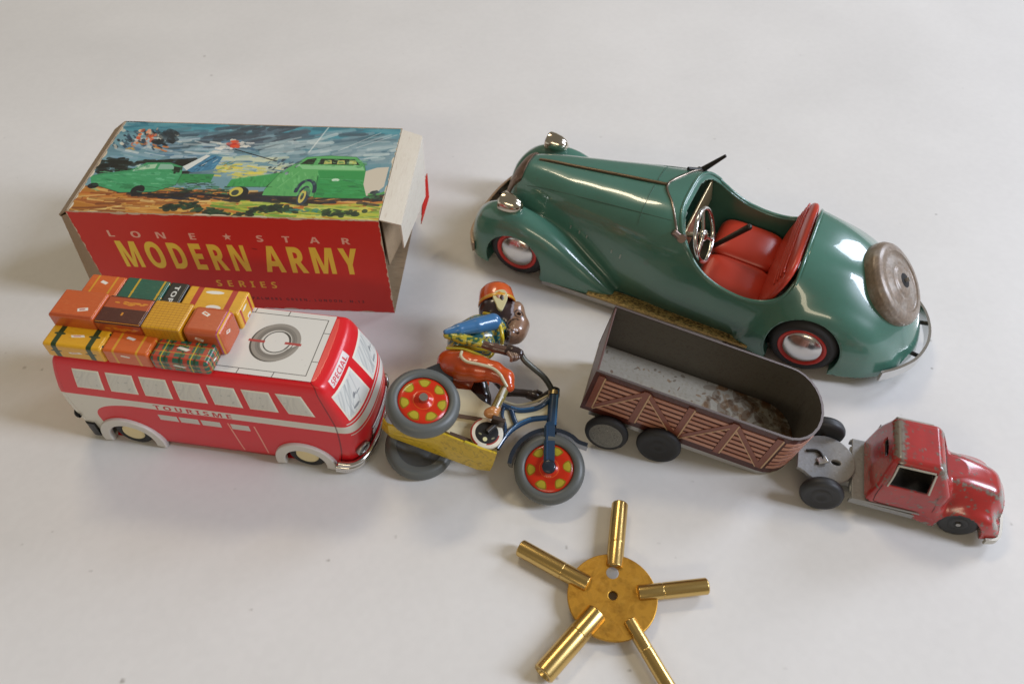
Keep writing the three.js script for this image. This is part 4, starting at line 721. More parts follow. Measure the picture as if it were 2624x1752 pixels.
    const yt = canvas(512, 512, (q, w, h) => { q.fillStyle = '#cfae20'; q.fillRect(0, 0, w, h); for (let i = 0; i < 1500; i++) { q.fillStyle = ['rgba(110,84,10,.22)', 'rgba(222,196,60,.22)', 'rgba(70,60,30,.2)', 'rgba(150,130,30,.2)'][Math.floor(rr(0, 4))]; q.beginPath(); q.ellipse(rnd() * w, rnd() * h, rr(1, 14), rr(1, 5), rr(0, 3), 0, 7); q.fill(); } for (let i = 0; i < 60; i++) { q.fillStyle = 'rgba(50,42,24,.5)'; q.fillRect(rnd() * w, rnd() * h, rr(1, 9), rr(1, 3)); } }); yt.wrapS = yt.wrapT = THREE.RepeatWrapping;
    part('chassis', f, gm(0xffffff, .42, { map: yt, clearcoat: .25 }), t, 'scratched yellow chassis underside');
    const sl = T(705, 1165, 3).add(V(0, -.85, 0)); part('chassis_slot', at(new THREE.CylinderGeometry(1.1, 1.1, .3, 20).scale(1.2, 1, .8), sl.x, sl.y, sl.z), M.dark, t);
    const s2 = T(660, 1080, 11).add(V(0, -.5, 0)); part('chassis_slot', at(box(4, .5, 1.2, .2), s2.x, s2.y, s2.z, 0, 0, -.3), M.dark, t);
    part('chassis_tab', at(box(5, 1, 1.6, .3), s2.x - .6, s2.y + .3, s2.z + 1.4, 0, 0, -.35), gm([.55, .42, .02], .35), t);
    plateShape([[100, 925], [170, 960], [480, 1005], [700, 1085], [815, 1115], [790, 1150], [640, 1095], [300, 1010], [130, 985]], 1.2, .8, gm([.5, .38, .03], .4), 'chassis_flange');
  }
  // crank: printed black sprocket with a pale rim, chain strip, pedal
  {
    const c = T(752, 1005, 9.4), pr = canvas(256, 256, (g, w, h) => { g.translate(128, 128); g.fillStyle = '#e0d8c4'; g.fillRect(-128, -128, 256, 256); g.strokeStyle = '#9c2a1c'; g.lineWidth = 12; g.beginPath(); g.arc(0, 0, 118, 2.2, 4.4); g.stroke(); g.beginPath(); g.arc(0, 0, 92, .2, 1.6); g.stroke(); g.fillStyle = '#0e0d0c'; g.beginPath(); g.arc(0, 0, 88, 0, 7); g.fill(); g.fillStyle = '#d8d4a0'; g.beginPath(); g.arc(-14, 52, 17, 0, 7); g.fill(); g.globalAlpha = .6; g.beginPath(); g.ellipse(46, 44, 15, 6, -.5, 0, 7); g.ellipse(-50, 10, 14, 7, .5, 0, 7); g.fill(); });
    const g = lathe([[6.1, -.6], [6.1, .2], [5.6, .5], [3, .75], [0, .8]], 40), uv = g.attributes.uv, p = g.attributes.position; for (let i = 0; i < p.count; i++) uv.setXY(i, .5 + p.getX(i) / 12.4, .5 - p.getZ(i) / 12.4);
    part('sprocket', along(g, c, up), gm(0xffffff, .5, { map: pr }), t, 'black printed sprocket with a pale rim');
    part('crank_arm', bar(c.clone().add(V(0, 0, 1.4)), T(825, 935, 11), 1.0, .9), gm([.05, .045, .04], .4, { metalness: .4 }), t); part('pedal', at(box(5, 1.6, 5.6, .5), T(825, 930, 12.5).x, T(825, 930, 12.5).y, 12.5, 0, 0, -.3), gm([.07, .05, .04], .4, { metalness: .4 }), t);
    const cm = gm([.11, .065, .04], .5, { metalness: .3 }); part('chain', strip([T(560, 893, 8), T(680, 912, 8), T(780, 928, 8.4)], V(.12, 1, 0), 1.5, .5), cm, t); part('chain', strip([T(520, 1005, 8), T(640, 1050, 8), T(745, 1100, 8)], V(.2, 1, 0), 1.4, .5), cm, t);
  }
  // black seat and rear guard behind the upper wheel
  plateShape([[340, 612], [450, 566], [520, 590], [540, 660], [470, 700], [380, 700]], 9, 6, mat([.012, .012, .012], .6), 'saddle', 'black tin saddle');
  // ---- the rider: pressed tin figure, each stamped piece meshed from a smooth field
  const rider = new THREE.Group(); rider.name = 'monkey_rider'; t.add(rider);
  const bounds = (list, m = 3) => { const lo = [1e9, 1e9, 1e9], hi = [-1e9, -1e9, -1e9]; for (const [p, r] of list) for (let k = 0; k < 3; k++) { lo[k] = Math.min(lo[k], p[k] - r - m); hi[k] = Math.max(hi[k], p[k] + r + m); } return [lo, hi]; };
  // chain of joints [x px, y px, n, radius mm]
  function limb(name, joints, m, o = {}) {
    const J = joints.map(j => [A(j[0], j[1], j[2]), j[3]]), [lo, hi] = bounds(J, 1 + (o.sz > 1 ? 3 : 0)), k = o.k ?? 1.2, sz = o.sz ?? 1;
    const f = (x, y, z) => { let d = 1e9; for (let i = 0; i < J.length - 1; i++) d = smin(d, cap(x, y, z, J[i][0], J[i + 1][0], J[i][1], J[i + 1][1], sz), k); if (o.extra) d = o.extra(x, y, z, d); return d; };
    return part(name, field(f, lo, hi, o.h ?? .45, o.color), m, o.parent || rider, o.label);
  }
  const tin = (c, r = .26) => gm(c, r, { clearcoat: .6, clearcoatRoughness: .12 }), vp = vpaint(.26, { clearcoat: .6, clearcoatRoughness: .12 });
  const floral = (x, y, z) => { const n = noise3(x * .9, y * .9, z * .9), q = noise3(x * 1.7 + 5, y * 1.7, z * 1.7); let c = [.022, .13, .15]; if (n > .55) c = [.42, .34, .03]; if (n > .62 && q > .62) c = [.06, .06, .05]; return c; };
  // jacket body
  const jacket = limb('jacket', [[590, 395, C0, 5.2], [700, 372, C0, 6.6], [785, 362, C0, 6.2]], vp, { k: 1.5, sz: 1.1, color: (x, y, z) => { const p = T(790, 330, z), w = T(560, 470, z); if (x < w.x + 14 && y < w.y + 1.2 && y > w.y - .6) return [.5, .38, .02]; return floral(x, y, z); }, label: 'teal jacket with yellow flowers',
    extra: (x, y, z, d) => smin(d, cap(x, y, z, A(570, 470, C0), A(755, 478, C0), 4.0, 3.4, 1.6), 3) });
  part('collar', tube([T(735, 252, C0 + 3), T(790, 272, C0 + 7), T(835, 330, C0 + 7.6), T(850, 400, C0 + 6), T(848, 440, C0 + 2)], .8, 40, 8), tin([.62, .47, .02]), rider, 'yellow jacket collar');
  part('jacket_hem', tube([T(500, 470, C0 + 5), T(600, 475, C0 + 7), T(690, 505, C0 + 7), T(762, 530, C0 + 6), T(800, 490, C0 + 6)], .6, 40, 8), tin([.5, .4, .03]), rider);
  // left arm: blue sleeve swept back, flowered cuff, brown forearm and hand on the bar
  limb('sleeve', [[790, 305, 12.2, 3.4], [690, 328, 13.6, 3.1], [580, 352, 14.6, 2.3], [495, 368, 15, 1.0]], tin([.045, .16, .34]), { k: .4, label: 'blue sleeve swept back to the elbow' });
  limb('cuff', [[500, 390, 13.5, 1.3], [600, 412, 14.5, 1.9], [712, 438, 15, 1.9]], vp, { k: .8, color: (x, y, z) => noise3(x * 1.2, y * 1.2, z * 1.2) > .42 ? [.46, .38, .03] : [.04, .12, .05], label: 'yellow flowered cuff' });
  const skin = tin([.10, .048, .032], .3), darkSkin = tin([.035, .018, .015], .28), pale = tin([.22, .13, .09], .3);
  limb('forearm', [[715, 442, 15, 1.5], [800, 468, 15.5, 1.6], [880, 488, 16, 1.8]], skin);
  {
    const hand = limb('hand', [[872, 487, 16, 1.7], [915, 492, 16.6, 2.1], [955, 505, 17, 1.9]], darkSkin, { k: .8, h: .35 });
    for (const [i, q] of [[0, -14], [1, 0], [2, 14], [3, 26]]) limb('finger', [[905 + q * 1.1, 500, 17.6, .8], [925 + q, 528, 18.2, .75], [918 + q * .8, 548 - i * 3, 16.4, .65]], i % 2 ? skin : pale, { k: .3, h: .3, parent: rider });
    limb('thumb', [[900, 480, 15.4, .9], [945, 478, 15, .85], [972, 492, 15.2, .7]], darkSkin, { k: .3, h: .3 });
  }
  // right arm on the far side
  limb('forearm', [[790, 640, -1, 2.0], [880, 745, -4, 1.8], [980, 752, -4.6, 1.5], [1030, 758, -4.6, 1.7]], darkSkin, { k: .6 });
  limb('hand', [[1015, 762, -4.6, 1.7], [1055, 775, -4.4, 1.9], [1075, 785, -4.2, 1.6]], darkSkin, { k: .5, h: .35 }); limb('thumb', [[1040, 748, -3.6, .8], [1070, 742, -3.4, .8], [1095, 752, -3.4, .7]], darkSkin, { k: .3, h: .3 });
  // trousers: left thigh over the top, right one beneath
  const orange = (x, y, z, nx, ny) => { const n = fbm(x * .3, y * .3, z * .3); const k = .85 + .3 * n; return [.56 * k, .075 * k, .012 * k]; };
  limb('trousers', [[520, 552, C0 + 1, 4.6], [600, 575, C0 + 4.5, 5.0], [700, 592, C0 + 6.5, 4.4], [800, 618, C0 + 8, 3.7], [872, 655, C0 + 8.5, 3.0], [893, 712, C0 + 8.5, 2.1]], vp, { k: 1.5, extra: (x, y, z, d) => smin(d, cap(x, y, z, A(530, 590, C0 + 2), A(690, 620, C0 + 5), 4.6, 3.4), 3.2), color: orange, label: 'orange trousers with a pale stripe' });
  limb('trouser_leg', [[540, 640, C0 - 3, 4.6], [640, 690, C0 - 4, 3.8], [720, 690, C0 - 4, 3.0]], vp, { k: 2, color: orange });
  part('stripe', tube([T(595, 492, C0 + 9.4), T(590, 520, C0 + 10.4), T(625, 553, C0 + 11.4), T(700, 570, C0 + 12.2), T(780, 592, C0 + 12.4), T(832, 630, C0 + 12.3), T(862, 680, C0 + 11.6), T(880, 712, C0 + 10.7)], .62, 60, 8), tin([.55, .50, .33]), rider, 'pale stripe down the trouser leg');
  limb('shin', [[872, 715, C0 + 8, 1.7], [840, 780, C0 + 8, 1.7], [800, 850, C0 + 8, 1.5]], vp, { k: .5, color: (x, y, z) => noise3(x, y * .4, z) > .5 ? [.26, .19, .05] : [.22, .17, .04], label: 'olive stocking' });
  part('stripe', tube([T(868, 715, C0 + 10), T(840, 785, C0 + 10), T(812, 845, C0 + 9.6)], .55, 30, 8), tin([.6, .58, .5]), rider);
  limb('foot', [[815, 852, C0 + 8, 1.5], [790, 875, C0 + 8, 2.2], [762, 878, C0 + 8, 1.7]], tin([.52, .22, .07]), { k: 1, label: 'orange foot on the pedal' });
  limb('shin', [[705, 715, C0 - 3, 3.6], [715, 790, C0 - 3, 3.8], [735, 860, C0 - 3, 2.8], [735, 885, C0 - 3, 2.2]], tin([.02, .011, .010]), { k: 1.5, label: 'dark brown far leg' });
  // head
  {
    const skull = [A(800, 235, C0), A(860, 275, C0)], mf = A(938, 305, C0), mz = A(930, 372, C0), ms = A(955, 345, C0), brow = A(938, 232, C0), jaw = A(890, 400, C0), nose = A(990, 330, C0), eye = A(952, 262, C0 + 4.6), ck = A(905, 370, C0 + 4.4);
    const f = (x, y, z) => {
      let d = smin(cap(x, y, z, skull[0], skull[1], 6.3, 5.8, 1.05), ball(x, y, z, mz, 4.5, 1.25), 2.2); d = smin(d, ball(x, y, z, ms, 3.7, 1.3), 1.8); d = smin(d, ball(x, y, z, mf, 4.3, 1.25), 2.6); d = smin(d, ball(x, y, z, brow, 3.0, 1.5), 3.6); d = smin(d, ball(x, y, z, jaw, 2.4, 1.6), 2); d = smin(d, ball(x, y, z, nose, 1.6, 1.6), 1.6);
      for (const s of [1, -1]) { const zz = C0 + s * (z - C0); d = smin(d, ball(x, y, zz, ck, 1.9, .8), 1.2); d = Math.max(d, -ball(x, y, zz, eye, 1.0) + 0); }
      return d;
    };
    const fb0 = A(890, 190, C0), fb1 = A(862, 430, C0);
    const face = (x, y, z) => {
      const side = (x - fb0[0]) * (fb1[1] - fb0[1]) - (y - fb0[1]) * (fb1[0] - fb0[0]), l = side / Math.hypot(fb1[0] - fb0[0], fb1[1] - fb0[1]) * -1 + (noise3(x * .7, y * .7, 3) - .5) * .8;
      const cheek = Math.hypot(x - mz[0] + .6, y - mz[1]), crease = Math.abs(cheek - 2.9) < .32 && x < mz[0] + .8 || Math.abs(Math.hypot(x - eye[0], y - eye[1]) - 1.7) < .3;
      const n = fbm(x * .6, y * .6, z * .6); let c = [.030, .014, .013];
      if (l > 2.0 || cheek < 3.6) c = [.27 * (.7 + n * .6), .15 * (.7 + n * .6), .09 * (.7 + n * .6)];
      if (Math.abs(l - 1.5) < .45 && cheek > 3.6) c = [.28, .25, .27];
      if (crease) c = [.035, .018, .014];
      if (Math.hypot(x - eye[0], y - eye[1]) < .9) c = [.02, .012, .01];
      return c;
    };
    part('head', field(f, [skull[0][0] - 9, mz[1] - 8, C0 - 10], [nose[0] + 5, skull[0][1] + 9, C0 + 10], .42, face), vpaint(.28, { clearcoat: .7, clearcoatRoughness: .12 }), rider, 'brown monkey face with a broad muzzle');
    for (const s of [1, -1]) {
      const ear = new THREE.Group(); ear.name = 'ear'; rider.add(ear);
      const n = C0 + s * 6.6, pts = [[795, 150], [812, 118], [860, 112], [878, 150], [862, 200], [842, 232], [826, 222], [812, 190]].map(p => T(...p, n)), sh = new THREE.Shape(new THREE.CatmullRomCurve3(pts.map(p => V(p.x, p.y, 0)), true).getPoints(40).map(p => new THREE.Vector2(p.x, p.y)));
      const g = new THREE.ExtrudeGeometry(sh, { depth: .7, bevelEnabled: true, bevelSize: .35, bevelThickness: .35, bevelSegments: 3 }); g.translate(0, 0, n - .35); part('shell', g, tin([.56, .50, .26], .35), ear, 'pale yellow ear');
      const q = T(838, 152, n), q2 = T(822, 146, n); part('hollow', at(new THREE.SphereGeometry(1, 20, 14).scale(.9, 1.5, .5), q.x + .4, q.y - .2, n + s * .65, 0, 0, .3), tin([.05, .028, .02]), ear); part('hollow_edge', at(new THREE.SphereGeometry(1, 20, 14).scale(.8, 1.3, .5), q2.x, q2.y, n + s * .6, 0, 0, .3), tin([.42, .2, .13]), ear);
    }
    // fez with a yellow band
    const b0 = T(706, 236, C0), b1 = T(930, 168, C0), mid = b0.clone().add(b1).multiplyScalar(.5), tp = T(806, 92, C0), ax = tp.clone().sub(mid), hgt = ax.length(), r0 = b0.distanceTo(b1) / 2 * .93;
    part('fez', along(lathe([[r0 * .98, 0], [r0 * 1.02, .5], [r0 * .97, hgt * .45], [r0 * .90, hgt * .78], [r0 * .74, hgt * .96], [r0 * .3, hgt * 1.04], [0, hgt * 1.06]], 48), mid, ax), tin([.60, .095, .014]), rider, 'orange fez');
    part('fez_band', along(lathe([[r0 * 1.03, .1], [r0 * 1.055, .5], [r0 * 1.04, 1.3], [r0 * .99, 1.8]], 48), mid, ax), tin([.60, .30, .03]), rider, 'yellow fez band');
  }
}
// ------------------------------------------------------------------ the cattle trailer
{
  const yaw = 17.2 * deg, pitch = 11.2 * deg;
  const t = thing('toy_trailer', 'brown tin toy trailer with printed plank sides and rounded nose', 'toy trailer', [25.0, 0, -172.4], -yaw);
  const L = 69.4, H = 24, D = 32.4, NOSE = 12.8, Y0 = 16.6;
  // the body is pitched nose-down: its pieces are turned into the trailer's own axes
  const tiltM = new THREE.Matrix4().makeTranslation(0, Y0, 0).multiply(new THREE.Matrix4().makeRotationZ(-pitch));
  const P = (name, geo, m, parent = t, label) => { const g = Array.isArray(geo) ? join(geo) : geo; g.applyMatrix4(tiltM); return part(name, g, m, parent, label); };
  // outline of the side seen from above: near side 0..L, then the half-round nose, then the far side back
  function outline(u, off = 0) {                                        // u in mm along the wall from the near rear corner
    const arcLen = 40;
    if (u <= L) return V(u, 0, off);
    if (u >= L + arcLen) return V(L - (u - L - arcLen), 0, -D - off);
    const th = (u - L) / arcLen * Math.PI, n = V(Math.sin(th) / NOSE, 0, Math.cos(th) / (D / 2)).normalize();
    return V(L + NOSE * Math.sin(th), 0, -D / 2 + D / 2 * Math.cos(th)).addScaledVector(n, off);
  }
  const END = 2 * L + 40;
  // a strip of wall between u0..u1 and heights (given at both ends), standing `off` proud of the sheet and `thick` deep
  function plank(u0, u1, ya0, ya1, yb0, yb1, off, thick) {
    const n = Math.max(2, Math.ceil((u1 - u0) / 3)), pos = [], idx = [], uv = [];
    for (let i = 0; i <= n; i++) { const q = i / n, u = mix(u0, u1, q), lo = mix(ya0, yb0, q), hi = mix(ya1, yb1, q); for (const [o, y] of [[off, lo], [off, hi], [off - thick, hi], [off - thick, lo]]) { const p = outline(u, o); pos.push(p.x, y, p.z); uv.push(u / 40, y / 40); } }
    for (let i = 0; i < n; i++) for (let k = 0; k < 4; k++) { const a = i * 4 + k, b = i * 4 + (k + 1) % 4; idx.push(a, a + 4, b, b, a + 4, b + 4); }
    idx.push(0, 1, 2, 0, 2, 3); const e = n * 4; idx.push(e, e + 2, e + 1, e, e + 3, e + 2);
    const g = new THREE.BufferGeometry(); g.setAttribute('position', new THREE.Float32BufferAttribute(pos, 3)); g.setAttribute('uv', new THREE.Float32BufferAttribute(uv, 2)); g.setIndex(idx);
    const f = g.toNonIndexed(); f.computeVertexNormals(); return f;
  }
  const rusty = (base, spots) => canvas(512, 512, (g, w, h) => { g.fillStyle = base; g.fillRect(0, 0, w, h); for (let i = 0; i < 3000; i++) { g.fillStyle = spots[Math.floor(rr(0, spots.length))]; g.beginPath(); g.ellipse(rnd() * w, rnd() * h, rr(1, 9), rr(1, 6), rr(0, 3), 0, 7); g.fill(); } });
  const brown = mat(0xffffff, .45, { map: rusty('#4c2118', ['rgba(40,14,10,.3)', 'rgba(110,58,40,.18)', 'rgba(70,36,26,.3)']), clearcoat: .2 }); brown.map.wrapS = brown.map.wrapT = THREE.RepeatWrapping;
  const grey = mat(0xffffff, .5, { map: rusty('#66625a', ['rgba(60,54,46,.10)', 'rgba(120,116,106,.08)', 'rgba(90,70,50,.10)']), metalness: .35 }); grey.map.wrapS = grey.map.wrapT = THREE.RepeatWrapping;
  P('wall', plank(0, END, 0, H, 0, H, 0, .35), brown, t, 'brown printed tin wall bent round the nose');
  P('inner_wall', plank(0.3, END - .3, 1.2, H - .05, 1.2, H - .05, -.4, .25), grey, t, 'bare grey inside of the wall');
  P('rim', [plank(0, END, H - .2, H + .25, H - .2, H + .25, .25, .9)], mat([.10, .075, .065], .4, { metalness: .3 }), t);
  P('tailgate', at(box(.7, H - .2, D - .8, .2), .5, H / 2, -D / 2), mat([.10, .045, .035], .45), t);
  // the floor: bare sheet, rust stained
  {
    const floorT = canvas(1024, 400, (g, w, h) => {
      g.fillStyle = '#b2ab9c'; g.fillRect(0, 0, w, h);
      for (let i = 0; i < 2200; i++) { g.fillStyle = ['rgba(206,200,184,.16)', 'rgba(120,100,70,.10)', 'rgba(140,128,106,.14)'][Math.floor(rr(0, 3))]; g.beginPath(); g.ellipse(rnd() * w, rnd() * h, rr(1, 13), rr(1, 7), rr(0, 3), 0, 7); g.fill(); }
      for (let i = 0; i < 300; i++) { g.strokeStyle = rnd() < .5 ? 'rgba(220,216,204,.18)' : 'rgba(80,66,46,.15)'; g.lineWidth = rr(.6, 2); const x = rnd() * w, y = rnd() * h; g.beginPath(); g.moveTo(x, y); g.lineTo(x + rr(-90, 90), y + rr(-14, 14)); g.stroke(); }
      for (let i = 0; i < 110; i++) { const x = rnd() ** .8 * w; g.fillStyle = ['rgba(86,48,22,.42)', 'rgba(56,36,20,.36)', 'rgba(120,74,34,.4)'][Math.floor(rr(0, 3))]; g.beginPath(); g.ellipse(x, rnd() * h, rr(2, 17), rr(2, 10), rr(0, 3), 0, 7); g.fill(); }
      for (let i = 0; i < 260; i++) { g.fillStyle = ['rgba(60,36,16,.26)', 'rgba(112,66,26,.28)'][i % 2]; g.beginPath(); g.ellipse(w * (1 - rnd() ** 1.6 * .45), h * (rnd() ** 1.3), rr(6, 46), rr(4, 24), rr(0, 3), 0, 7); g.fill(); }
      g.strokeStyle = 'rgba(60,54,44,.6)'; g.lineWidth = 7; g.beginPath(); g.arc(w * .09, h * .55, 22, .3, 5); g.stroke();
    });
    const sh = new THREE.Shape(); for (let i = 0; i <= 60; i++) { const p = outline(i / 60 * END, -.8); i ? sh.lineTo(p.x, -p.z) : sh.moveTo(p.x, -p.z); }
    const g = new THREE.ExtrudeGeometry(sh, { depth: .6, bevelEnabled: false }); g.rotateX(-Math.PI / 2); g.translate(0, 1.2, 0);
    const uv = g.attributes.uv, p = g.attributes.position; for (let i = 0; i < p.count; i++) uv.setXY(i, p.getX(i) / (L + NOSE), -p.getZ(i) / D);
    P('floor', g, mat(0xffffff, .5, { map: floorT, metalness: .3 }), t, 'bare metal floor stained with rust');
  }
  // printed and embossed planking: slats, posts and diagonal braces, each side and round the nose
  const slatM = [[.47, .215, .14], [.41, .175, .11], [.51, .25, .17]].map(c => mat(c, .42, { clearcoat: .2 })), postM = mat([.22, .07, .042], .42, { clearcoat: .2 }), edgeM = mat([.58, .38, .22], .45);
  const posts = [2.6, 19.3, 35.8, 52.0, 68.2], rows = 7, sy = k => 3.6 + k * 2.62;
  for (const far of [0, 1]) {
    const pl = (u0, u1, ...r) => far ? plank(END - u1, END - u0, r[2], r[3], r[0], r[1], r[4], r[5]) : plank(u0, u1, ...r);
    for (let b = 0; b < 4; b++) {
      const a0 = posts[b] + 1.9, a1 = posts[b + 1] - 1.1;
      for (let k = 0; k < rows; k++) P('slat', pl(a0, a1, sy(k), sy(k) + 1.5, sy(k), sy(k) + 1.5, .3, .3), slatM[(k + b) % 3]);
      const up = b % 2 === 0, q = 2.9;
      const br = (o0, o1, off, th) => up ? pl(a0 - .3, a1 + .3, 3 + o0, 3 + o1, 19.2 + o0, 19.2 + o1, off, th) : pl(a0 - .3, a1 + .3, 19.2 + o0, 19.2 + o1, 3 + o0, 3 + o1, off, th);
      P('brace', br(0, q, .5, .5), postM); P('brace_edge', br(-.5, .05, .55, .5), edgeM);
    }
    for (const a of posts) { P('post', pl(a - 1, a + 1.2, 2.6, 22.4, 2.6, 22.4, .45, .4), postM); P('post_edge', pl(a + 1.25, a + 1.75, 3, 21.8, 3, 21.8, .5, .4), edgeM); }
  }
  for (let k = 0; k < rows; k++) P('slat', plank(L + 1.6, L + 38.4, sy(k), sy(k) + 1.5, sy(k), sy(k) + 1.5, .3, .3), slatM[k % 3]);
  // bare chassis flange under the wall
  P('chassis', [plank(4, END - 4, -3, .3, -3, .3, -.6, .8), at(box(60, 1.2, 18, .3), 34, -1.4, -D / 2)], metal([.52, .50, .46], .42), t, 'bare metal chassis rail');
  // bogie: four splayed wheels standing on the table
  const cam = 6 * deg, R = 8.3;
  const worn = mat(0xffffff, .55, { map: rusty('#77766f', ['rgba(40,40,38,.35)', 'rgba(170,168,160,.3)', 'rgba(90,88,80,.3)']) });
  for (const far of [0, 1]) for (const [i, x] of [[0, 11.5], [1, 31.2]]) {
    const w = new THREE.Group(); w.name = 'wheel'; t.add(w);
    const s = far ? -1 : 1, d = V(0, Math.sin(cam), s * Math.cos(cam)), c = V(x, R * Math.cos(cam) + .35, far ? -D - 3.4 : 4.2).addScaledVector(d, -1.5);
    part('tyre', along(lathe([[0, -1.8], [6.2, -1.8], [7.7, -1.5], [8.3, -.4], [8.3, .5], [7.8, 1.5], [6.4, 1.8], [5.4, 1.2], [3.4, 1.0]]), c, d), M.rubber, w);
    part('hub', along(lathe([[3.5, .98], [2.6, 1.2], [1.6, 1.25], [1.2, .9], [0, .9]]), c, d), M.rubber, w);
    if (!far && i === 0) part('wheel_disc', along(lathe([[6.4, 1.82], [5.2, 2.0], [0, 2.05]]), c, d), worn, w, 'worn grey face of the rear wheel');
  }
  for (const x of [11.5, 31.2]) part('axle', [bar(V(x, 7.4, 3), V(x, 8.6, -D / 2), .8), bar(V(x, 8.6, -D / 2), V(x, 7.4, -D - 2), .8)], M.dullSteel, t);
  part('bogie_bracket', [at(box(3, 6, 1, .3), 11.5, 10, -7), at(box(3, 6, 1, .3), 11.5, 10, -D + 7), at(box(3, 3, 1, .3), 31.2, 7.8, -7), at(box(3, 3, 1, .3), 31.2, 7.8, -D + 7)], M.dullSteel, t);
}
// ------------------------------------------------------------------ the red lorry tractor
{
  const ZC = -16;
  const t = thing('toy_truck', 'small chipped red toy lorry tractor with bare metal coupling plate', 'toy truck', [109.3, 0, -137.7], -17 * deg);
  const sup = (u, v, n) => Math.pow(Math.pow(Math.abs(u), n) + Math.pow(Math.abs(v), n), 1 / n);
  // cab
  const rcab = (x, y, w, o = 0) => {                                       // softened edges
    const yt = 30.6 - o, x0 = mix(13.4, 17.0, clamp((y - 9) / 21)) + o, x1 = (y < 20 ? 38 : mix(38, 33, clamp((y - 20) / 10))) - o, wd = mix(13.3, 9.8, smooth(17, 31, y)) - o, cx = (x0 + x1) / 2, hx = (x1 - x0) / 2;
    const r = 2.4, a = Math.abs(x - cx) - hx + r, b = Math.abs(w) - wd + r, c = y - yt + r; const out = Math.hypot(Math.max(a, 0), Math.max(b, 0), Math.max(c, 0)) + Math.min(Math.max(a, b, c), 0) - r; return Math.max(out, 9 - y);
  };
  const hoodW = x => ip([[34, 10.8], [44, 10.2], [52, 9], [58, 7.4]], x), hoodT = x => ip([[34, 22.6], [42, 22.2], [50, 20.6], [55, 18.4], [58.4, 13.5]], x);
  const hood = (x, y, w) => { const H = hoodT(x) - 5, e = sup(w / hoodW(x), Math.max(0, y - 5) / H, 3); return Math.max((e - 1) * 7, x - 58.6, 33 - x); };
  const fen = (x, y, w) => { const c = 10.8, H = ip([[30, 8], [36, 9.6], [42, 12.8], [48, 13.8], [54, 12.2], [58.4, 7]], x) - 2.5, e = sup((w - c) / ip([[30, 2.2], [40, 4], [52, 4.2], [58.4, 3]], x), Math.max(0, y - 2.5) / H, 2.6); return Math.max((e - 1) * 4, 30 - x, x - 58.6); };
  const shape = (x, y, z) => {
    const w = z - ZC, a = Math.abs(w); let d = smin(smin(rcab(x, y, w), hood(x, y, w), 1.2), fen(x, y, a), 3);
    d = Math.max(d, 4.2 - y); d = Math.max(d, -Math.max(Math.hypot(x - 45.2, y - 5.2) - 7.4, 7.5 - a));
    d = Math.max(d, -Math.max(rcab(x, y, w, 1), 10 - y));                     // hollow
    d = Math.max(d, -Math.max(Math.abs(x - 24.2) - 6, Math.abs(y - 24.4 + (x - 24) * .02) - 4.3, 3 - a));                       // side windows
    d = Math.max(d, -Math.max(sup((w) / 3.6, (y - 24) / 1.5, 3) - 1, x - 22)); // rear window
    d = Math.max(d, -Math.max(Math.abs(w) - 8, Math.abs(y - 25.2) - 3.2, 31 - x)); // windscreen
    return d;
  };
  const R0 = [.40, .026, .022], STEEL = [.23, .20, .165], BURN = [.10, .055, .04];
  const paint = (x, y, z, nx, ny, nz) => {
    const w = z - ZC, n = fbm(x * .28, y * .28, z * .28), f = fbm(x * 1.1, y * 1.1, z * 1.1); let k = .82 + n * .35, c = [R0[0] * k, R0[1] * k, R0[2] * k];
    // chipped where the toy has been knocked: roof edges, hood ridge, fender fronts
    let wear = -0.63 + f * 1.0 + (noise3(x * .8, y * .8, z * .8) - .5) * .3;
    const near = (cx, cy, cw, r) => clamp(1 - Math.hypot(x - cx, y - cy, Math.abs(w) - cw) / r);
    wear += .62 * clamp(1 - Math.hypot(x - 18.6, y - 30) / 3.0) * (Math.abs(w) < 8 ? 1 : .4) + .7 * near(33.2, 28.4, 7.6, 3.6) + .42 * clamp(1 - Math.hypot(Math.abs(w) - 5.6, y - hoodT(x) + 1.2) / 1.4) * smooth(37, 40, x) + .8 * near(58, 10.5, 10.5, 5) + .75 * near(57, 16.6, 3, 3.6) + .4 * clamp(1 - (y - 4.2) / 1.6);
    if (rcab(x, y, w, .45) < 0 && y > 9.6) return [.03, .026, .022];      // shade inside the cab, painted into its inner walls as near-black
    if (wear > 0) { const q = clamp(wear * 7); c = c.map((v, i) => mix(v, mix(BURN[i], STEEL[i], clamp(wear * 3.4)), q)); }
    return c;
  };
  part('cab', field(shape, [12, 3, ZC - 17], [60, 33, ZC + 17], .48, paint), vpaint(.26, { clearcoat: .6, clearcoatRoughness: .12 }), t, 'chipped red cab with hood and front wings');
  const frameM = metal([.50, .48, .44], .4);
  for (const s of [1, -1]) {
    const f = (x, y) => V(x, y, ZC + s * (mix(13.3, 9.8, smooth(17, 31, y)) + .1));
    part('window_frame', [tube([f(17.6, 20), f(18.2, 24), f(18.4, 28.6)], .38, 12, 6), tube([f(18.2, 28.7), f(24, 28.7), f(30.2, 28.7)], .42, 8, 6), tube([f(30.4, 28.4), f(30.6, 24), f(30.8, 20.2)], .42, 8, 6)], metal([.52, .48, .40], .4), t, 'worn bright window surround');
    const dl = [V(16, 19.5, 0), V(16, 12, 0), V(18, 9.6, 0), V(33, 9.6, 0), V(35, 12, 0), V(34, 19.5, 0)].map(p => V(p.x, p.y, ZC + s * (mix(13.3, 9.8, smooth(17, 31, p.y)) + .02)));
    part('door_seam', tube(dl, .16, 60, 5), mat([.10, .012, .01], .5), t);
  }
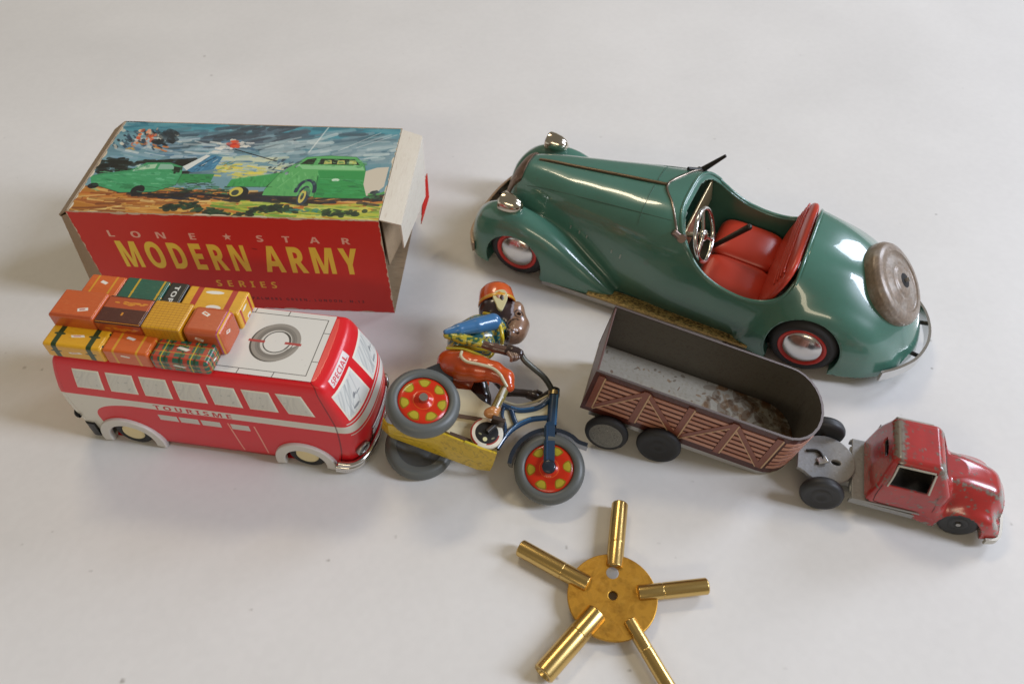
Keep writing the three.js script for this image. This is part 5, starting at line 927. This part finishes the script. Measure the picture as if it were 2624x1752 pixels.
  // chassis with the coupling plate
  const bare = mat(0xffffff, .5, { metalness: .45, map: canvas(512, 512, (g, w, h) => { g.fillStyle = '#a3a4a4'; g.fillRect(0, 0, w, h); for (let i = 0; i < 700; i++) { g.fillStyle = ['rgba(120,114,104,.10)', 'rgba(214,213,208,.14)', 'rgba(120,98,66,.08)'][Math.floor(rr(0, 3))]; g.beginPath(); g.ellipse(rnd() * w, rnd() * h, rr(2, 16), rr(2, 10), rr(0, 3), 0, 7); g.fill(); } }) });
  part('chassis', [at(box(46, 1.4, 20, .5), 32, 6.6, ZC), at(box(30, 2.4, 1, .3), 24, 5.4, ZC + 12.6, 0, 0, -.05), at(box(30, 2.4, 1, .3), 24, 5.4, ZC - 12.6, 0, 0, -.05), at(box(29, 1, 26.2, .3), 24, 7.6, ZC), at(box(18, 3, 12, .5), 4, 5.4, ZC)], bare, t, 'bare grey metal chassis');
  {
    const sh = new THREE.Shape(); sh.absarc(0, 0, 10, -2.35, 2.35); sh.lineTo(-9.6, 6); sh.lineTo(-9.6, -6); const hole = new THREE.Path(); hole.absellipse(3.6, -.6, 2.0, 1.4, 0, Math.PI * 2, true); sh.holes.push(hole);
    const g = new THREE.ExtrudeGeometry(sh, { depth: 1, bevelEnabled: true, bevelSize: .3, bevelThickness: .25, bevelSegments: 2, curveSegments: 40 }); g.rotateX(-Math.PI / 2); g.translate(0, 8.2, ZC);
    const uv = g.attributes.uv, p = g.attributes.position; for (let i = 0; i < p.count; i++) uv.setXY(i, p.getX(i) / 22 + .5, (p.getZ(i) - ZC) / 22 + .5);
    part('coupling_plate', g, bare, t, 'round bare metal coupling plate');
    part('coupling_hook', tube([V(-7, 9.7, ZC - 1.6), V(-3.4, 9.8, ZC - 2.4), V(-1.6, 10.2, ZC - .4), V(-1.4, 9.9, ZC + 2.2), V(-3.4, 9.6, ZC + 3)], .55, 30, 8), mat([.04, .035, .03], .4, { metalness: .6 }), t);
    part('coupling_tab', at(box(3.6, .9, 3, .4), -1.4, 10.1, ZC + 1.4, 0, .4, .25), metal([.8, .8, .8], .3), t);
  }
  // wheels
  const tyre = q => [[0, -2.2], [5 * q, -2.2], [6.4 * q, -1.9], [7 * q, -.6], [7 * q, .6], [6.5 * q, 1.9], [5.4 * q, 2.2], [4.4 * q, 1.7], [3.4 * q, 1.6]];
  const dusty = mat([.03, .031, .033], .5);
  for (const s of [1, -1]) for (const [x, R, cam, off] of [[-0.6, 7.5, 5, 13.8], [45.2, 6.8, 3, 11.0]]) {
    const w = new THREE.Group(); w.name = 'wheel'; t.add(w);
    const d = V(0, Math.sin(cam * deg), s * Math.cos(cam * deg)), c = V(x, R * Math.cos(cam * deg) + .3, ZC + s * off), q = R / 7;
    part('tyre', along(lathe(tyre(q)), c, d), dusty, w); part('hub', along(lathe([[3.5 * q, 1.55], [3 * q, 1.9], [1.8 * q, 2.0], [1.4, 1.5], [0, 1.5]]), c, d), dusty, w);
    if (x > 0) part('axle_stud', along(cyl(.9, .8, .8, 14), c.clone().addScaledVector(d, 1.9), d), M.dullSteel, w);
  }
  part('axle', bar(V(-0.6, 7.5, ZC - 14), V(-0.6, 7.5, ZC + 14), .8), M.dullSteel, t); part('axle', bar(V(45.2, 6.6, ZC - 10), V(45.2, 6.6, ZC + 10), .8), M.dullSteel, t);
  part('bumper', strip([V(54.5, 4.4, ZC + 15.4), V(58.6, 4.4, ZC + 13.6), V(60.2, 4.4, ZC + 8), V(60.8, 4.4, ZC), V(60.2, 4.4, ZC - 8), V(58.6, 4.4, ZC - 13.6), V(54.5, 4.4, ZC - 15.4)], V(0, 1, 0), 2.6, .9), metal([.56, .52, .44], .4), t, 'worn bright front bumper');
  part('grille', [-3, -1.5, 0, 1.5, 3].map(k => bar(V(58.5, 6, ZC + k), V(57.6, 13.5, ZC + k), .4)), M.dullSteel, t);
}
// ------------------------------------------------------------------ the brass star key
{
  const yk = 3.75, pl = V(0, yk, 0), up = V(0, 1, 0), h = (x, y) => hit(x, y, pl, up);
  const c = h(1569, 1529), t = thing('clock_key', 'brass five pronged clock winding key lying on the table', 'clock key', [c.x, 0, c.z]);
  const brushed = grain(256, 9, .8, 1), plateM = metal(0xffffff, .52, { roughnessMap: brushed, map: canvas(512, 512, (g, w, h) => { g.fillStyle = '#c4953f'; g.fillRect(0, 0, w, h); for (let i = 0; i < 500; i++) { g.fillStyle = ['rgba(120,82,26,.10)', 'rgba(206,166,86,.08)', 'rgba(100,72,34,.08)'][i % 3]; g.beginPath(); g.ellipse(rnd() * w, rnd() * h, rr(4, 40), rr(3, 22), rr(0, 3), 0, 7); g.fill(); } for (let i = 0; i < 260; i++) { g.strokeStyle = i % 2 ? 'rgba(224,190,120,.16)' : 'rgba(90,62,24,.16)'; g.lineWidth = rr(.5, 1.4); const x = rnd() * w, y = rnd() * h, a = rr(0, 6.3), l = rr(10, 70); g.beginPath(); g.moveTo(x, y); g.lineTo(x + l * Math.cos(a), y + l * Math.sin(a)); g.stroke(); } }) }), tubeM = metal([.68, .47, .17], .27), O = V(c.x, 0, c.z);
  const sh = new THREE.Shape(); sh.absarc(0, 0, 14.6, 0, Math.PI * 2); const hole = new THREE.Path(); hole.absarc(.2, .2, 1.75, 0, Math.PI * 2, true); sh.holes.push(hole);
  const g = new THREE.ExtrudeGeometry(sh, { depth: .8, bevelEnabled: true, bevelSize: .25, bevelThickness: .25, bevelSegments: 2, curveSegments: 64 }); g.rotateX(-Math.PI / 2); g.translate(0, yk - .4, 0); { const uv = g.attributes.uv; for (let i = 0; i < uv.count; i++) uv.setXY(i, .5 + uv.getX(i) / 30, .5 + uv.getY(i) / 30); }
  part('disc', g, plateM, t, 'flat brass disc with a centre hole');
  // [tip pixel, inner end pixel, radius]
  for (const [tx, ty, bx, by, r] of [[1589, 1290, 1574, 1455, 2.9], [1332, 1402, 1508, 1499, 3.0], [1814, 1501, 1634, 1521, 2.75], [1391, 1728, 1530, 1570, 3.65], [1745, 1812, 1612, 1590, 2.3]]) {
    const a = h(bx, by).sub(O), b = h(tx, ty).sub(O), d = b.clone().sub(a), len = d.length(), e = len * .36;
    const pr = part('prong', along(lathe([[0, 0], [r - .4, 0], [r, .4], [r, e - .25], [r - .22, e - .1], [r - .22, e + .1], [r, e + .25], [r, len - .5], [r - .4, len], [r * .62, len], [r * .58, len - 2], [0, len - 2]], 64), a, d), tubeM, t);
    part('square_socket', along(at(new THREE.BoxGeometry(r * .78, .1, r * .78), 0, len - 1.9, 0), a, d), M.dark, pr);
  }
  part('reflection_spot', at(lathe([[2.1, 0], [1.8, .12], [0, .16]], 24), h(1569, 1470).x - c.x, yk + .66, h(1569, 1470).z - c.z), mat([.30, .29, .28], .5, { metalness: .5 }), t, 'grey spot painted in for a tube end reflection');  // flat grey disc that paints in the reflection of the tube end
}
scene.traverse(o => { if (o.isMesh) o.castShadow = o.receiveShadow = true; });
renderer.render(scene, camera);
